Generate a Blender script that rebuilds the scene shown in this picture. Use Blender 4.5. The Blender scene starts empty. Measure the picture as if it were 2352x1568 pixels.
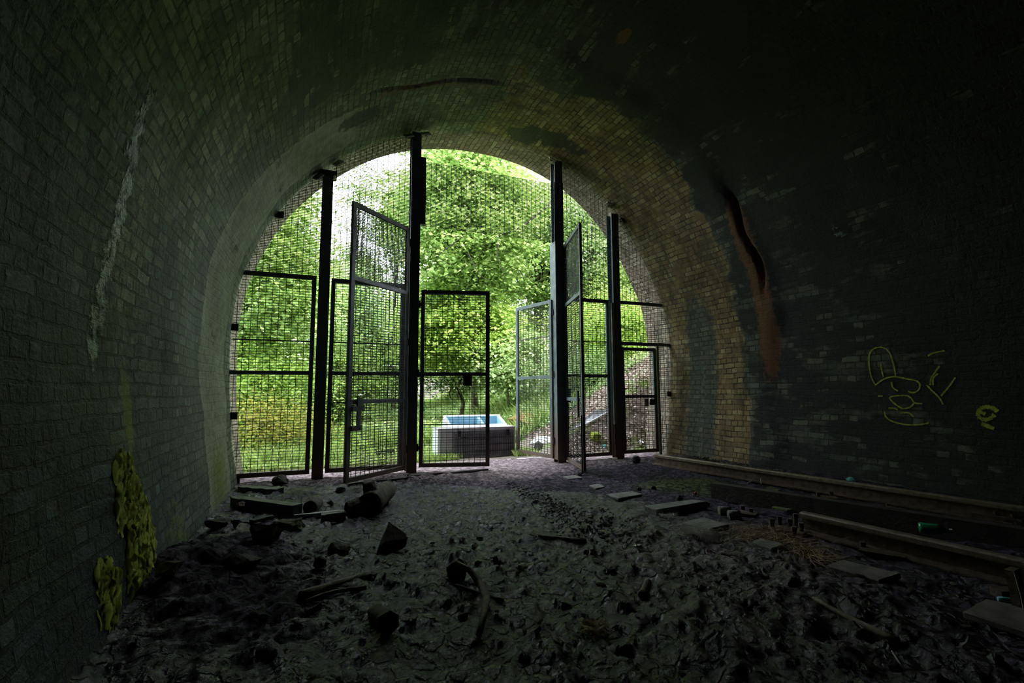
import bpy, bmesh, math, random
import numpy as np
from mathutils import Vector, Matrix

# ---------------------------------------------------------------- camera, sky, sun, exposure
S = 0.68                       # working unit -> metres
W, H = 2352, 1568
FPX, PITCH, YAW, ROLL, EYE = 1110.71, 0.101677, 0.387877, -0.003657, 1.5
sc = bpy.context.scene
_fw = Vector((math.sin(YAW)*math.cos(PITCH), math.cos(YAW)*math.cos(PITCH), math.sin(PITCH)))
_r = Vector((math.cos(YAW), -math.sin(YAW), 0)); _u = _r.cross(_fw)
_rt = _r*math.cos(ROLL) + _u*math.sin(ROLL); _up = -_r*math.sin(ROLL) + _u*math.cos(ROLL)
cd = bpy.data.cameras.new('camera'); cam = bpy.data.objects.new('camera', cd)
sc.collection.objects.link(cam)
cd.sensor_width = 36; cd.lens = FPX*36/W; cd.clip_start = .02; cd.clip_end = 500
m = Matrix((_rt, _up, -_fw)).transposed().to_4x4(); m.translation = Vector((0, 0, EYE*S))
cam.matrix_world = m; sc.camera = cam

wd = bpy.data.worlds.new('sky'); sc.world = wd; wd.use_nodes = True
bg = wd.node_tree.nodes['Background']
bg.inputs[0].default_value = (.82, .91, 1, 1); bg.inputs[1].default_value = 6.5
sl = bpy.data.lights.new('sun', 'SUN'); so = bpy.data.objects.new('sun', sl); sc.collection.objects.link(so)
sl.energy = 7.0; sl.angle = math.radians(12); sl.color = (1, .94, .84)
so.rotation_euler = Vector((-.28, .62, -1)).to_track_quat('-Z', 'Y').to_euler()
sc.view_settings.view_transform = 'Standard'; sc.view_settings.look = 'None'
sc.view_settings.exposure = 0.8; sc.view_settings.gamma = 1; sc.view_settings.use_curve_mapping = False
try:
    sc.cycles.use_denoising = True
    sc.cycles.use_adaptive_sampling = True; sc.cycles.adaptive_threshold = .02
    sc.cycles.max_bounces = 6; sc.cycles.diffuse_bounces = 4; sc.cycles.glossy_bounces = 2
    sc.cycles.transmission_bounces = 4; sc.cycles.transparent_max_bounces = 4
    sc.cycles.caustics_reflective = False; sc.cycles.caustics_refractive = False
    sc.cycles.sample_clamp_indirect = 4
except Exception: pass

# ---------------------------------------------------------------- helpers
C = sc.collection
def ray(px, py): return _fw*FPX + _rt*(px-W/2) - _up*(py-H/2)
def G(px, py, z=0.0):
    d = ray(px, py); t = (z-EYE)/d.z; return Vector((d.x*t, d.y*t, z))
def onY(px, py, Y):
    d = ray(px, py); t = Y/d.y; return Vector((d.x*t, Y, EYE+d.z*t))
def dep(p): return (Vector(p)-Vector((0, 0, EYE))).dot(_fw)
def upx(p): return dep(p)/FPX          # size of one photo pixel at p

def table(seed, n=64): return np.random.RandomState(seed).rand(n, n)
_T = {}
def vn(x, y, seed):
    if seed not in _T: _T[seed] = table(seed)
    T = _T[seed]; n = T.shape[0]
    x = np.asarray(x, float); y = np.asarray(y, float)
    ix = np.floor(x).astype(int); iy = np.floor(y).astype(int); fx = x-ix; fy = y-iy
    fx = fx*fx*(3-2*fx); fy = fy*fy*(3-2*fy)
    a = T[ix % n, iy % n]; b = T[(ix+1) % n, iy % n]; c = T[ix % n, (iy+1) % n]; d = T[(ix+1) % n, (iy+1) % n]
    return (a*(1-fx)+b*fx)*(1-fy)+(c*(1-fx)+d*fx)*fy
def fbm(x, y, seed, o=4):
    v = 0; a = .5; t = 0
    for k in range(o):
        v = v + a*vn(np.asarray(x)*2**k, np.asarray(y)*2**k, seed+k*7); t += a; a *= .5
    return v/t
def sst(a, b, x): t = np.clip((np.asarray(x, float)-a)/(b-a), 0, 1); return t*t*(3-2*t)

def link(name, me, mats, parent=None):
    o = bpy.data.objects.new(name, me); C.objects.link(o)
    for mt in (mats if isinstance(mats, (list, tuple)) else [mats]): me.materials.append(mt)
    if parent is not None: o.parent = parent
    return o
def mk(name, vs, fs, mats, parent=None, smooth=False, mi=None, loc=None, rz=0):
    me = bpy.data.meshes.new(name)
    me.from_pydata([tuple(c*S for c in v) for v in vs], [], fs); me.update()
    if smooth: me.polygons.foreach_set('use_smooth', [True]*len(me.polygons))
    if mi is not None: me.polygons.foreach_set('material_index', mi)
    o = link(name, me, mats, parent)
    if loc is not None: o.location = Vector(loc)*S
    o.rotation_euler.z = rz
    return o
def mknp(name, V, F, mats, parent=None, smooth=False):
    """V (n,3) array, F (m,k) array"""
    me = bpy.data.meshes.new(name); n = len(V); mm, k = F.shape
    me.vertices.add(n); me.vertices.foreach_set('co', (V*S).astype(np.float32).ravel())
    me.loops.add(mm*k); me.loops.foreach_set('vertex_index', F.astype(np.int32).ravel())
    me.polygons.add(mm); me.polygons.foreach_set('loop_start', np.arange(0, mm*k, k, dtype=np.int32))
    if smooth: me.polygons.foreach_set('use_smooth', np.ones(mm, bool))
    me.update(calc_edges=True)
    return link(name, me, mats, parent)
def tag(o, label=None, cat=None, group=None, kind=None):
    if label: o['label'] = label
    if cat: o['category'] = cat
    if group: o['group'] = group
    if kind: o['kind'] = kind
    return o
def thing(name, label, cat, loc=(0, 0, 0), rz=0, group=None, kind=None):
    o = bpy.data.objects.new(name, None); C.objects.link(o); o.empty_display_size = .1
    o.location = Vector(loc)*S; o.rotation_euler.z = rz
    return tag(o, label, cat, group, kind)
class MB:
    """collects shapes for ONE mesh"""
    def __init__(s): s.v = []; s.f = []; s.mi = []
    def add(s, vs, fs, mi=0):
        n = len(s.v); s.v += [tuple(v) for v in vs]; s.f += [tuple(i+n for i in f) for f in fs]; s.mi += [mi]*len(fs); return s
    def box(s, x0, x1, y0, y1, z0, z1, mi=0, M=None):
        vs = [(x, y, z) for z in (z0, z1) for y in (y0, y1) for x in (x0, x1)]
        if M is not None: vs = [M @ Vector(v) for v in vs]
        return s.add(vs, [(0, 2, 3, 1), (4, 5, 7, 6), (0, 1, 5, 4), (2, 6, 7, 3), (0, 4, 6, 2), (1, 3, 7, 5)], mi)
    def bar(s, a, b, w, h=None, mi=0, up=(0, 0, 1)):
        a, b = Vector(a), Vector(b); h = h or w; d = (b-a).normalized(); upv = Vector(up)
        if abs(d.dot(upv)) > .95: upv = Vector((0, 1, 0))
        r = d.cross(upv).normalized(); u = r.cross(d)
        vs = [p+r*x*w/2+u*y*h/2 for p in (a, b) for x, y in ((-1, -1), (1, -1), (1, 1), (-1, 1))]
        return s.add(vs, [(3, 2, 1, 0), (4, 5, 6, 7), (0, 1, 5, 4), (1, 2, 6, 5), (2, 3, 7, 6), (3, 0, 4, 7)], mi)
    def tube(s, pts, rad, n=8, mi=0, cap=True, capmi=None, wob=0, seed=0):
        rd = random.Random(seed); pts = [Vector(p) for p in pts]
        rs = rad if isinstance(rad, (list, tuple)) else [rad]*len(pts); base = len(s.v); off = [1+wob*(rd.random()-.5)*2 for _ in range(n)]
        for i, p in enumerate(pts):
            d = (pts[min(i+1, len(pts)-1)]-pts[max(i-1, 0)]).normalized()
            ref = Vector((0, 0, 1)) if abs(d.z) < .9 else Vector((0, 1, 0))
            r = d.cross(ref).normalized(); u = r.cross(d)
            for k in range(n):
                a = 2*math.pi*k/n; q = rs[i]*off[k]*(1+wob*.4*(rd.random()-.5))
                s.v.append(tuple(p+(r*math.cos(a)+u*math.sin(a))*q))
        for i in range(len(pts)-1):
            for k in range(n):
                a = base+i*n+k; b = base+i*n+(k+1) % n
                s.f.append((a, b, b+n, a+n)); s.mi.append(mi)
        if cap:
            cm = mi if capmi is None else capmi
            s.f.append(tuple(base+k for k in reversed(range(n)))); s.mi.append(cm)
            e = base+(len(pts)-1)*n; s.f.append(tuple(e+k for k in range(n))); s.mi.append(cm)
        return s
    def build(s, name, mats, parent=None, smooth=False, loc=None, rz=0): return mk(name, s.v, s.f, mats, parent, smooth, s.mi, loc, rz)

# ---------------------------------------------------------------- materials
class NT:
    def __init__(s, name):
        s.m = bpy.data.materials.new(name); s.m.use_nodes = True; s.t = s.m.node_tree
        s.bsdf = s.t.nodes['Principled BSDF']; s.out = s.t.nodes['Material Output']
    def n(s, typ, **kw):
        x = s.t.nodes.new(typ)
        for k, v in kw.items():
            if k.startswith('i_'):
                k = k[2:]; k = int(k) if k.isdigit() else k.replace('_', ' ')
                if isinstance(v, bpy.types.NodeSocket): s.t.links.new(v, x.inputs[k])
                else: x.inputs[k].default_value = v
            else: setattr(x, k, v)
        return x
    def l(s, a, b): s.t.links.new(a, b)
    def noise(s, vec, scale, det=4, rough=.55, dist=0):
        return s.n('ShaderNodeTexNoise', i_Vector=vec, i_Scale=scale, i_Detail=det, i_Roughness=rough, i_Distortion=dist).outputs[0]
    def mix(s, f, a, b, mode='MIX'):
        x = s.t.nodes.new('ShaderNodeMix'); x.data_type = 'RGBA'; x.blend_type = mode
        for k, v in ((0, f), (6, a), (7, b)):
            if isinstance(v, bpy.types.NodeSocket): s.l(v, x.inputs[k])
            else: x.inputs[k].default_value = v if k == 0 or len(v) == 4 else (*v, 1)
        return x.outputs[2]
    def math(s, op, a, b=0.0, c=0.0, clamp=False):
        x = s.t.nodes.new('ShaderNodeMath'); x.operation = op; x.use_clamp = clamp
        for k, v in enumerate((a, b, c)):
            if isinstance(v, bpy.types.NodeSocket): s.l(v, x.inputs[k])
            else: x.inputs[k].default_value = v
        return x.outputs[0]
    def ramp(s, f, stops):
        x = s.t.nodes.new('ShaderNodeValToRGB'); s.l(f, x.inputs[0]); e = x.color_ramp.elements
        while len(e) < len(stops): e.new(.5)
        for k, (p, c) in enumerate(stops): e[k].position = p; e[k].color = (c, c, c, 1) if isinstance(c, (int, float)) else (*c, 1)
        return x.outputs[0]
    def step(s, f, a, b): return s.n('ShaderNodeMapRange', i_0=f, i_1=a, i_2=b, interpolation_type='SMOOTHSTEP').outputs[0]
    def bump(s, h, dist=.01, strength=1.0, normal=None):
        x = s.n('ShaderNodeBump', i_Height=h, i_Distance=dist, i_Strength=strength)
        if normal is not None: s.l(normal, x.inputs['Normal'])
        return x.outputs[0]
    def fin(s, col=None, rough=None, bump=None, metal=None, spec=None):
        b = s.bsdf
        for k, v in (('Base Color', col), ('Roughness', rough), ('Normal', bump), ('Metallic', metal), ('Specular IOR Level', spec)):
            if v is None: continue
            if isinstance(v, bpy.types.NodeSocket): s.l(v, b.inputs[k])
            else: b.inputs[k].default_value = (*v, 1) if isinstance(v, tuple) else v
        return s.m

def plain(name, c1, c2, scale=8, rough=.7, bumpd=.004, metal=0, spec=.5, det=5, bs=None):
    t = NT(name); co = t.n('ShaderNodeTexCoord').outputs['Object']
    f = t.noise(co, scale, det); f2 = t.step(f, .3, .7)
    h = t.noise(co, bs or scale*4, 5)
    return t.fin(t.mix(f2, c1, c2), rough, t.bump(h, bumpd) if bumpd else None, metal, spec)

def lining_mat():
    t = NT('tunnel_brickwork')
    uv = t.n('ShaderNodeUVMap', uv_map='uv').outputs[0]
    a1 = t.n('ShaderNodeAttribute', attribute_name='st'); a2 = t.n('ShaderNodeAttribute', attribute_name='st2')
    s1 = t.n('ShaderNodeSeparateColor', i_0=a1.outputs[0]); s2 = t.n('ShaderNodeSeparateColor', i_0=a2.outputs[0])
    soot_shade, ochre, moss = s1.outputs; lime, rust, render = s2.outputs
    teal = a1.outputs['Alpha']; paleg = a2.outputs['Alpha']
    # uneven courses
    nv = t.n('ShaderNodeTexNoise', i_Vector=uv, i_Scale=2.3, i_Detail=3).outputs[1]
    off = t.n('ShaderNodeVectorMath', operation='MULTIPLY_ADD', i_0=nv, i_1=(.09, .07, 0), i_2=uv).outputs[0]
    nv2 = t.n('ShaderNodeTexNoise', i_Vector=uv, i_Scale=17, i_Detail=2).outputs[1]
    off = t.n('ShaderNodeVectorMath', operation='MULTIPLY_ADD', i_0=nv2, i_1=(.026, .022, 0), i_2=off).outputs[0]
    br = t.n('ShaderNodeTexBrick', i_Vector=off, i_Color1=(0, 0, 0, 1), i_Color2=(1, 1, 1, 1), i_Mortar=(.5, .5, .5, 1), i_Scale=1.0,
             i_Mortar_Size=.013, i_Mortar_Smooth=.25, i_Bias=0.0, i_Brick_Width=.30, i_Row_Height=.106, offset=.5, squash=.5, squash_frequency=2, offset_frequency=2)
    rnd = t.n('ShaderNodeSeparateColor', i_0=br.outputs[0]).outputs[0]; mort = br.outputs[1]
    n1 = t.noise(uv, 1.3, 5, .6); n2 = t.noise(uv, 9, 5, .65); n3 = t.noise(uv, 45, 4, .7); n4 = t.noise(uv, 3.1, 4, .6)
    base = t.ramp(rnd, [(0, (.045, .055, .048)), (.3, (.085, .095, .075)), (.55, (.12, .115, .085)), (.75, (.075, .10, .09)), (1, (.19, .19, .14))])
    base = t.mix(t.step(n4, .45, .7), base, t.mix(.55, base, (.13, .16, .085)))
    # teal-grey damp brick on the left wall
    tealc = t.ramp(rnd, [(0, (.014, .028, .042)), (.4, (.033, .057, .086)), (.75, (.048, .070, .078)), (.9, (.08, .115, .16)), (1, (.14, .18, .23))])
    base = t.mix(teal, base, tealc)
    pg = t.ramp(rnd, [(0, (.13, .20, .12)), (.5, (.32, .42, .26)), (1, (.62, .70, .48))])
    base = t.mix(t.math('MULTIPLY', paleg, t.step(n2, .3, .6)), base, pg)
    # buff/ochre brick
    oc = t.ramp(rnd, [(0, (.22, .135, .055)), (.35, (.30, .19, .08)), (.7, (.38, .27, .12)), (1, (.48, .38, .20))])
    of = t.step(t.math('ADD', ochre, t.math('MULTIPLY', t.math('SUBTRACT', n2, .5), 1.1)), .38, .6)
    base = t.mix(of, base, oc)
    # paler brick of the portal reveal
    yv = t.n('ShaderNodeSeparateXYZ', i_0=uv).outputs[0]
    rv = t.step(t.math('ADD', yv, t.math('MULTIPLY', t.math('SUBTRACT', n1, .5), .5)), 9.25, 9.55)
    base = t.mix(t.math('MULTIPLY', rv, .8), base, t.ramp(rnd, [(0, (.30, .20, .15)), (.5, (.40, .30, .23)), (1, (.55, .45, .36))]))
    # dark runs and patches
    run = t.n('ShaderNodeVectorMath', operation='MULTIPLY', i_0=uv, i_1=(2.2, .45, 1)).outputs[0]
    n5 = t.noise(run, 1.6, 6, .65, .6)
    base = t.mix(t.math('MULTIPLY', t.step(n5, .48, .62), .72), base, t.mix(.8, base, (.035, .03, .022)))
    base = t.mix(t.math('MULTIPLY', t.step(n2, .52, .7), .45), base, t.mix(.7, base, (.05, .055, .04)))
    # damp darkening
    base = t.mix(t.math('MULTIPLY', t.step(n1, .5, .75), .6), base, (.03, .035, .03))
    # grit
    base = t.mix(t.math('MULTIPLY', t.step(n3, .5, .8), .5), base, t.mix(.5, base, (.30, .32, .26)))
    # mortar
    base = t.mix(t.math('MULTIPLY', mort, t.math('MULTIPLY_ADD', t.step(n4, .35, .65), .6, .34)), base, (.010, .012, .010))
    # render coat
    rc = t.ramp(t.noise(uv, 6, 6, .7), [(.3, (.17, .18, .13)), (.55, (.34, .36, .27)), (.8, (.48, .48, .38))])
    rf = t.step(t.math('ADD', render, t.math('MULTIPLY', t.math('SUBTRACT', n2, .5), .5)), .4, .6)
    base = t.mix(rf, base, rc)
    # sooting, uneven, missing on some bricks; carries the painted right-wall shade too
    sf = t.math('ADD', soot_shade, t.math('MULTIPLY', t.math('SUBTRACT', t.noise(t.n('ShaderNodeVectorMath', operation='MULTIPLY', i_0=uv, i_1=(.6, 1.5, 1)).outputs[0], 1.5, 6, .65), .5), 3.0))
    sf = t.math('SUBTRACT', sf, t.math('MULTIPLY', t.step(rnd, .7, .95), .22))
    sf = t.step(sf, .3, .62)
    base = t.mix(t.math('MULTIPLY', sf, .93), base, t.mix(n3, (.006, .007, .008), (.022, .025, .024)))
    # algae / moss film
    mf = t.step(t.math('ADD', moss, t.math('MULTIPLY', t.math('SUBTRACT', n2, .5), 1.2)), .42, .75)
    base = t.mix(t.math('MULTIPLY', mf, .85), base, t.mix(n3, (.10, .15, .015), (.26, .31, .04)))
    # rust run
    uf = t.step(t.math('ADD', rust, t.math('MULTIPLY', t.math('SUBTRACT', n2, .5), .9)), .4, .7)
    base = t.mix(t.math('MULTIPLY', uf, .8), base, t.mix(n3, (.12, .045, .015), (.30, .13, .04)))
    # lime scale
    lf = t.step(t.math('ADD', lime, t.math('MULTIPLY', t.math('SUBTRACT', n2, .5), 2.4)), .55, .95)
    base = t.mix(lf, base, t.mix(n3, (.20, .26, .30), (.62, .70, .78)))
    hgt = t.math('SUBTRACT', t.math('MULTIPLY_ADD', rnd, .35, t.math('MULTIPLY', n2, .55)), t.math('MULTIPLY', mort, 1.25))
    hgt = t.math('MULTIPLY', hgt, t.math('MULTIPLY_ADD', rf, -.75, 1))
    hgt = t.math('ADD', hgt, t.math('MULTIPLY', n3, .28))
    hgt = t.math('ADD', hgt, t.math('MULTIPLY', lf, t.math('MULTIPLY', n2, 1.2)))
    rgh = t.math('MULTIPLY_ADD', n1, -.35, .80); rgh = t.math('MULTIPLY_ADD', lf, -.3, rgh)
    return t.fin(base, rgh, t.bump(hgt, .05), spec=.45)

def floor_mat(name='tunnel_mud', out=False):
    t = NT(name); co = t.n('ShaderNodeTexCoord').outputs['Object']
    a = t.n('ShaderNodeAttribute', attribute_name='st'); sp = t.n('ShaderNodeSeparateColor', i_0=a.outputs[0])
    wet, path, moss = sp.outputs
    n1 = t.noise(co, 2.2, 5, .6); n2 = t.noise(co, 13, 6, .75); n3 = t.noise(co, 48, 4, .75)
    mud = t.mix(t.step(n2, .38, .62), (.005, .004, .007), (.105, .070, .135))  # bluish bright tone paints in sky glints on the wet mud
    dry = t.mix(t.step(n2, .36, .64), (.15, .105, .125), (.52, .39, .41))
    pf = t.step(t.math('ADD', path, t.math('MULTIPLY', t.math('SUBTRACT', n1, .5), .5)), .1, .95)
    c = t.mix(pf, mud, dry)
    mf = t.step(t.math('ADD', moss, t.math('MULTIPLY', t.math('SUBTRACT', n2, .5), 1.1)), .4, .8)
    c = t.mix(t.math('MULTIPLY', mf, .8), c, t.mix(n3, (.04, .06, .012), (.13, .17, .03)))
    c = t.mix(t.math('MULTIPLY', t.step(n3, .62, .75), .35), c, (.30, .28, .27))
    ve = t.n('ShaderNodeTexVoronoi', feature='DISTANCE_TO_EDGE', i_Vector=t.n('ShaderNodeVectorMath', operation='MULTIPLY_ADD', i_0=t.n('ShaderNodeTexNoise', i_Vector=co, i_Scale=9, i_Detail=4).outputs[1], i_1=(.16, .16, .05), i_2=co).outputs[0], i_Scale=11).outputs[0]
    crack = t.step(ve, .16, .02)
    c = t.mix(t.math('MULTIPLY', crack, t.math('MULTIPLY_ADD', pf, -.5, .9)), c, (.004, .004, .005))
    c = t.mix(t.math('MULTIPLY', t.step(n3, .56, .66), .8), c, (.006, .006, .008))
    wf = t.step(t.math('ADD', wet, t.math('MULTIPLY', t.math('SUBTRACT', n2, .5), .9)), .3, .7)
    rg = t.math('MULTIPLY_ADD', wf, -.70, .88)
    hgt = t.math('ADD', t.math('MULTIPLY', n2, .8), t.math('MULTIPLY', n3, .35))
    vo = t.n('ShaderNodeTexVoronoi', i_Vector=co, i_Scale=26).outputs[0]
    hgt = t.math('ADD', hgt, t.math('MULTIPLY', vo, .12))
    hgt = t.math('SUBTRACT', hgt, t.math('MULTIPLY', crack, .3))
    return t.fin(c, rg, t.bump(hgt, .026), spec=t.math('MULTIPLY_ADD', wf, .32, .28))

def leaf_mat(name, cols, trans=.35, rough=.45):
    t = NT(name)
    r = t.n('ShaderNodeNewGeometry').outputs['Random Per Island']
    c = t.ramp(r, [(k/(len(cols)-1), q) for k, q in enumerate(cols)])
    t.fin(c, rough, spec=.35)
    tr = t.n('ShaderNodeBsdfTranslucent', i_0=t.mix(.4, c, (.52, .60, .20)))
    mx = t.n('ShaderNodeMixShader', i_0=trans, i_1=t.bsdf.outputs[0], i_2=tr.outputs[0])
    t.l(mx.outputs[0], t.out.inputs[0]); return t.m

def steel_mat():
    t = NT('weathered_green_grey_steel'); co = t.n('ShaderNodeTexCoord').outputs['Object']
    g = t.n('ShaderNodeNewGeometry').outputs['Position']; z = t.n('ShaderNodeSeparateXYZ', i_0=g).outputs[2]
    n = t.noise(co, 9, 5, .6); n2 = t.noise(co, 70, 3)
    c = t.mix(t.step(n, .35, .7), (.09, .125, .14), (.17, .21, .22))
    rf = t.math('SUBTRACT', t.math('MULTIPLY_ADD', n, 1.2, .15), z)
    c = t.mix(t.math('MULTIPLY', t.step(rf, -.2, .6), .85), c, t.mix(n2, (.10, .06, .04), (.20, .13, .09)))
    return t.fin(c, .5, t.bump(n2, .002), metal=.0)

M = {}
M['lining'] = lining_mat(); M['mud'] = floor_mat()
M['steel'] = steel_mat()
M['wire'] = plain('mesh_wire', (.03, .038, .036), (.06, .065, .06), 12, .55, 0, .4)
M['galv'] = plain('galvanised_plate', (.66, .68, .60), (.8, .8, .72), 14, .55, .002, .3)
M['galvd'] = plain('dull_galvanised_bar', (.25, .27, .24), (.38, .38, .33), 14, .5, .002, .4)
M['rustrail'] = plain('rusty_rail_steel', (.055, .036, .026), (.14, .095, .06), 20, .62, .006, .25)
M['railtop'] = plain('worn_rail_head', (.14, .11, .075), (.24, .19, .13), 26, .55, .004, .3)
M['rock'] = plain('dark_gritstone', (.035, .03, .026), (.10, .085, .06), 9, .85, .02)
M['rockp'] = plain('pale_grit_stone', (.10, .095, .09), (.22, .21, .20), 14, .8, .01)
M['rockm'] = plain('mossy_stone', (.05, .045, .035), (.11, .14, .03), 7, .9, .02)
M['redrock'] = plain('red_brown_stone', (.07, .04, .03), (.14, .085, .065), 9, .85, .015)
M['bark'] = plain('dead_log_bark', (.045, .038, .028), (.14, .12, .08), 12, .85, .02)
M['endgrain'] = plain('dark_log_end', (.008, .007, .006), (.025, .02, .016), 18, .95, .012)
M['trunk'] = plain('tree_bark', (.10, .09, .075), (.30, .27, .23), 9, .9, .02)
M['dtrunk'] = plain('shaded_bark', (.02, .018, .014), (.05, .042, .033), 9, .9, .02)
M['beam'] = plain('wet_dark_timber', (.013, .018, .017), (.04, .048, .042), 10, .5, .008)
M['baulk'] = plain('oily_black_timber', (.018, .016, .013), (.05, .044, .032), 9, .65, .01)
M['plank'] = plain('grey_weathered_plank', (.11, .095, .09), (.22, .195, .185), 10, .75, .006)
M['slab'] = plain('grey_concrete_slab', (.13, .125, .115), (.24, .23, .215), 16, .8, .006)
M['lath'] = plain('pale_lath_wood', (.28, .26, .24), (.45, .42, .40), 18, .6, .003)
M['stick'] = plain('stripped_stick', (.12, .095, .065), (.26, .21, .15), 18, .7, .006)
M['white'] = plain('white_enamel', (.72, .76, .78), (.85, .88, .9), 4, .3, 0)
M['blue'] = plain('pale_blue_liner', (.30, .52, .66), (.42, .64, .76), 4, .3, 0)
M['greypanel'] = plain('grey_back_panel', (.38, .36, .38), (.60, .57, .60), 6, .5, .002)
M['darkpanel'] = plain('dark_back_panel', (.17, .15, .18), (.32, .29, .33), 6, .5, .002)
M['black'] = plain('black_plastic', (.008, .008, .009), (.02, .02, .022), 8, .35, 0)
M['board'] = plain('white_board', (.62, .63, .66), (.80, .81, .84), 6, .6, .002)
M['moss'] = leaf_mat('wall_moss', [(.16, .19, .02), (.50, .54, .08), (.80, .84, .18), (.34, .36, .06)], .0, .8)
M['paint'] = plain('yellow_spray_paint', (.22, .26, .02), (.42, .46, .04), 30, .7, .003)
M['fluff'] = plain('dirty_white_wool', (.55, .53, .50), (.8, .78, .76), 12, .95, .01)
M['straw'] = leaf_mat('dry_straw', [(.14, .07, .03), (.30, .18, .09), (.46, .34, .22)], .1, .7)
M['green'] = plain('green_bottle_plastic', (.01, .16, .07), (.03, .30, .14), 8, .2, 0)
M['cyan'] = plain('turquoise_plastic', (.10, .45, .50), (.2, .6, .65), 8, .4, 0)
M['red'] = plain('red_plastic', (.5, .01, .02), (.6, .03, .04), 8, .4, 0)
M['foil'] = plain('crumpled_foil', (.5, .5, .55), (.8, .8, .85), 12, .25, .01, .8)
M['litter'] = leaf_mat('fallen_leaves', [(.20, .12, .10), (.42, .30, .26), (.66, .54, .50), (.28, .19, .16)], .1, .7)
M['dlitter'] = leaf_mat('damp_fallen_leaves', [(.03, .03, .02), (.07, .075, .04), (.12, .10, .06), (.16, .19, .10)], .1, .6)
M['mossrock'] = plain('thick_moss', (.10, .14, .01), (.30, .33, .03), 14, .95, .03)
M['browndead'] = plain('dead_bracken', (.22, .13, .04), (.40, .30, .10), 14, .95, .03)
M['brick'] = plain('portal_brick', (.20, .15, .11), (.34, .27, .20), 8, .85, .008)
LEAFS = {
 'syc': leaf_mat('sycamore_leaves', [(0.091, 0.195, 0.039), (0.169, 0.325, 0.065), (0.286, 0.468, 0.117), (0.520, 0.650, 0.260), (0.156, 0.299, 0.065)], .4),
 'dark': leaf_mat('dark_green_leaves', [(0.046, 0.111, 0.026), (0.091, 0.195, 0.039), (0.156, 0.286, 0.052), (0.260, 0.390, 0.104)], .35),
 'pale': leaf_mat('pale_green_leaves', [(0.156, 0.286, 0.091), (0.286, 0.455, 0.169), (0.494, 0.650, 0.325), (0.715, 0.832, 0.520)], .35),
 'lime': leaf_mat('lime_green_leaves', [(0.182, 0.325, 0.052), (0.325, 0.520, 0.091), (0.598, 0.754, 0.208), (0.260, 0.442, 0.104)], .4),
 'yel': leaf_mat('yellowing_leaves', [(0.208, 0.260, 0.039), (0.442, 0.416, 0.065), (0.546, 0.429, 0.104), (0.260, 0.390, 0.065)], .4),
 'grass': leaf_mat('grass_blades', [(0.208, 0.364, 0.078), (0.416, 0.585, 0.156), (0.676, 0.806, 0.338), (0.832, 0.858, 0.494)], .35),
}

# ---------------------------------------------------------------- tunnel section
_P = np.array([(-1.02, -.6), (-1.08, -.25), (-1.14, .08), (-1.25, .77), (-1.33, 1.83), (-1.33, 2.68), (-1.17, 3.65), (-.7, 4.72), (.02, 5.62), (.9, 6.33),
               (1.74, 6.73), (2.6, 6.93), (3.3, 6.98), (4.1, 6.93), (4.95, 6.72), (5.75, 6.32), (6.45, 5.74), (7.05, 5.02), (7.44, 4.35), (7.8, 3.57), (7.98, 2.57), (7.95, 1.46), (7.82, .3), (7.76, -.1), (7.7, -.6)])
def catmull(P, per=8):
    out = []; n = len(P)
    for i in range(n-1):
        p0, p1, p2, p3 = P[max(i-1, 0)], P[i], P[i+1], P[min(i+2, n-1)]
        for k in range(per):
            t = k/per; out.append(.5*((2*p1)+(-p0+p2)*t+(2*p0-5*p1+4*p2-p3)*t*t+(-p0+3*p1-3*p2+p3)*t**3))
    out.append(P[-1]); return np.array(out)
PR = catmull(_P, 10)
SL = np.concatenate([[0], np.cumsum(np.hypot(*np.diff(PR, axis=0).T))])
STOT = SL[-1]; CXZ = np.array((3.33, 2.6))
def secpt(s):
    s = np.asarray(s, float); return np.interp(s, SL, PR[:, 0]), np.interp(s, SL, PR[:, 1])
def surf(s, Y):
    """lining surface point, with the bulges and the step behind the portal ring"""
    s = np.asarray(s, float); Y = np.asarray(Y, float)
    x, z = secpt(s); x2, z2 = secpt(np.minimum(s+.05, STOT)); x1, z1 = secpt(np.maximum(s-.05, 0))
    tx, tz = x2-x1, z2-z1; L = np.hypot(tx, tz)+1e-9; nx, nz = -tz/L, tx/L          # outward
    d = (fbm(s*.8+3, Y*.7+40, 11, 4)-.5)*.12
    d = d+(1-sst(6.35, 6.72, Y+.3*(vn(s*1.3, s*0+5, 15)-.5)))*(sst(7.5, 10, s)*.03+sst(13, 15, s)*.07)
    gr = np.exp(-((Y-6.55-.10*(vn(s*1.5, s*0+3, 5)-.5))/.042)**2)*sst(14.3, 14.9, s)*(1-sst(15.9, 16.9, s))*.15
    d = d+gr
    cr = np.exp(-((Y-7.62-.25*(vn(s*1.2, s*0+9, 6)-.5))/.035)**2)*sst(7.2, 7.8, s)*(1-sst(9.6, 10.1, s))*.06
    d = d+cr
    k = sst(9.0, 9.3, Y); d = d*(1-k*.8)
    return x+nx*d, Y, z+nz*d
def arch_top(x):
    i = np.argmax(PR[:, 1]); return float(np.interp(x, PR[40:i+1, 0], PR[40:i+1, 1])) if x < PR[i, 0] else float(np.interp(-x, -PR[i:-30, 0][::-1], PR[i:-30, 1][::-1]))
def arch_x(z, right):
    i = np.argmax(PR[:, 1])
    return float(np.interp(-z, -PR[i:, 1][::1], PR[i:, 0])) if right else float(np.interp(z, PR[:i+1, 1], PR[:i+1, 0]))

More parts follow.
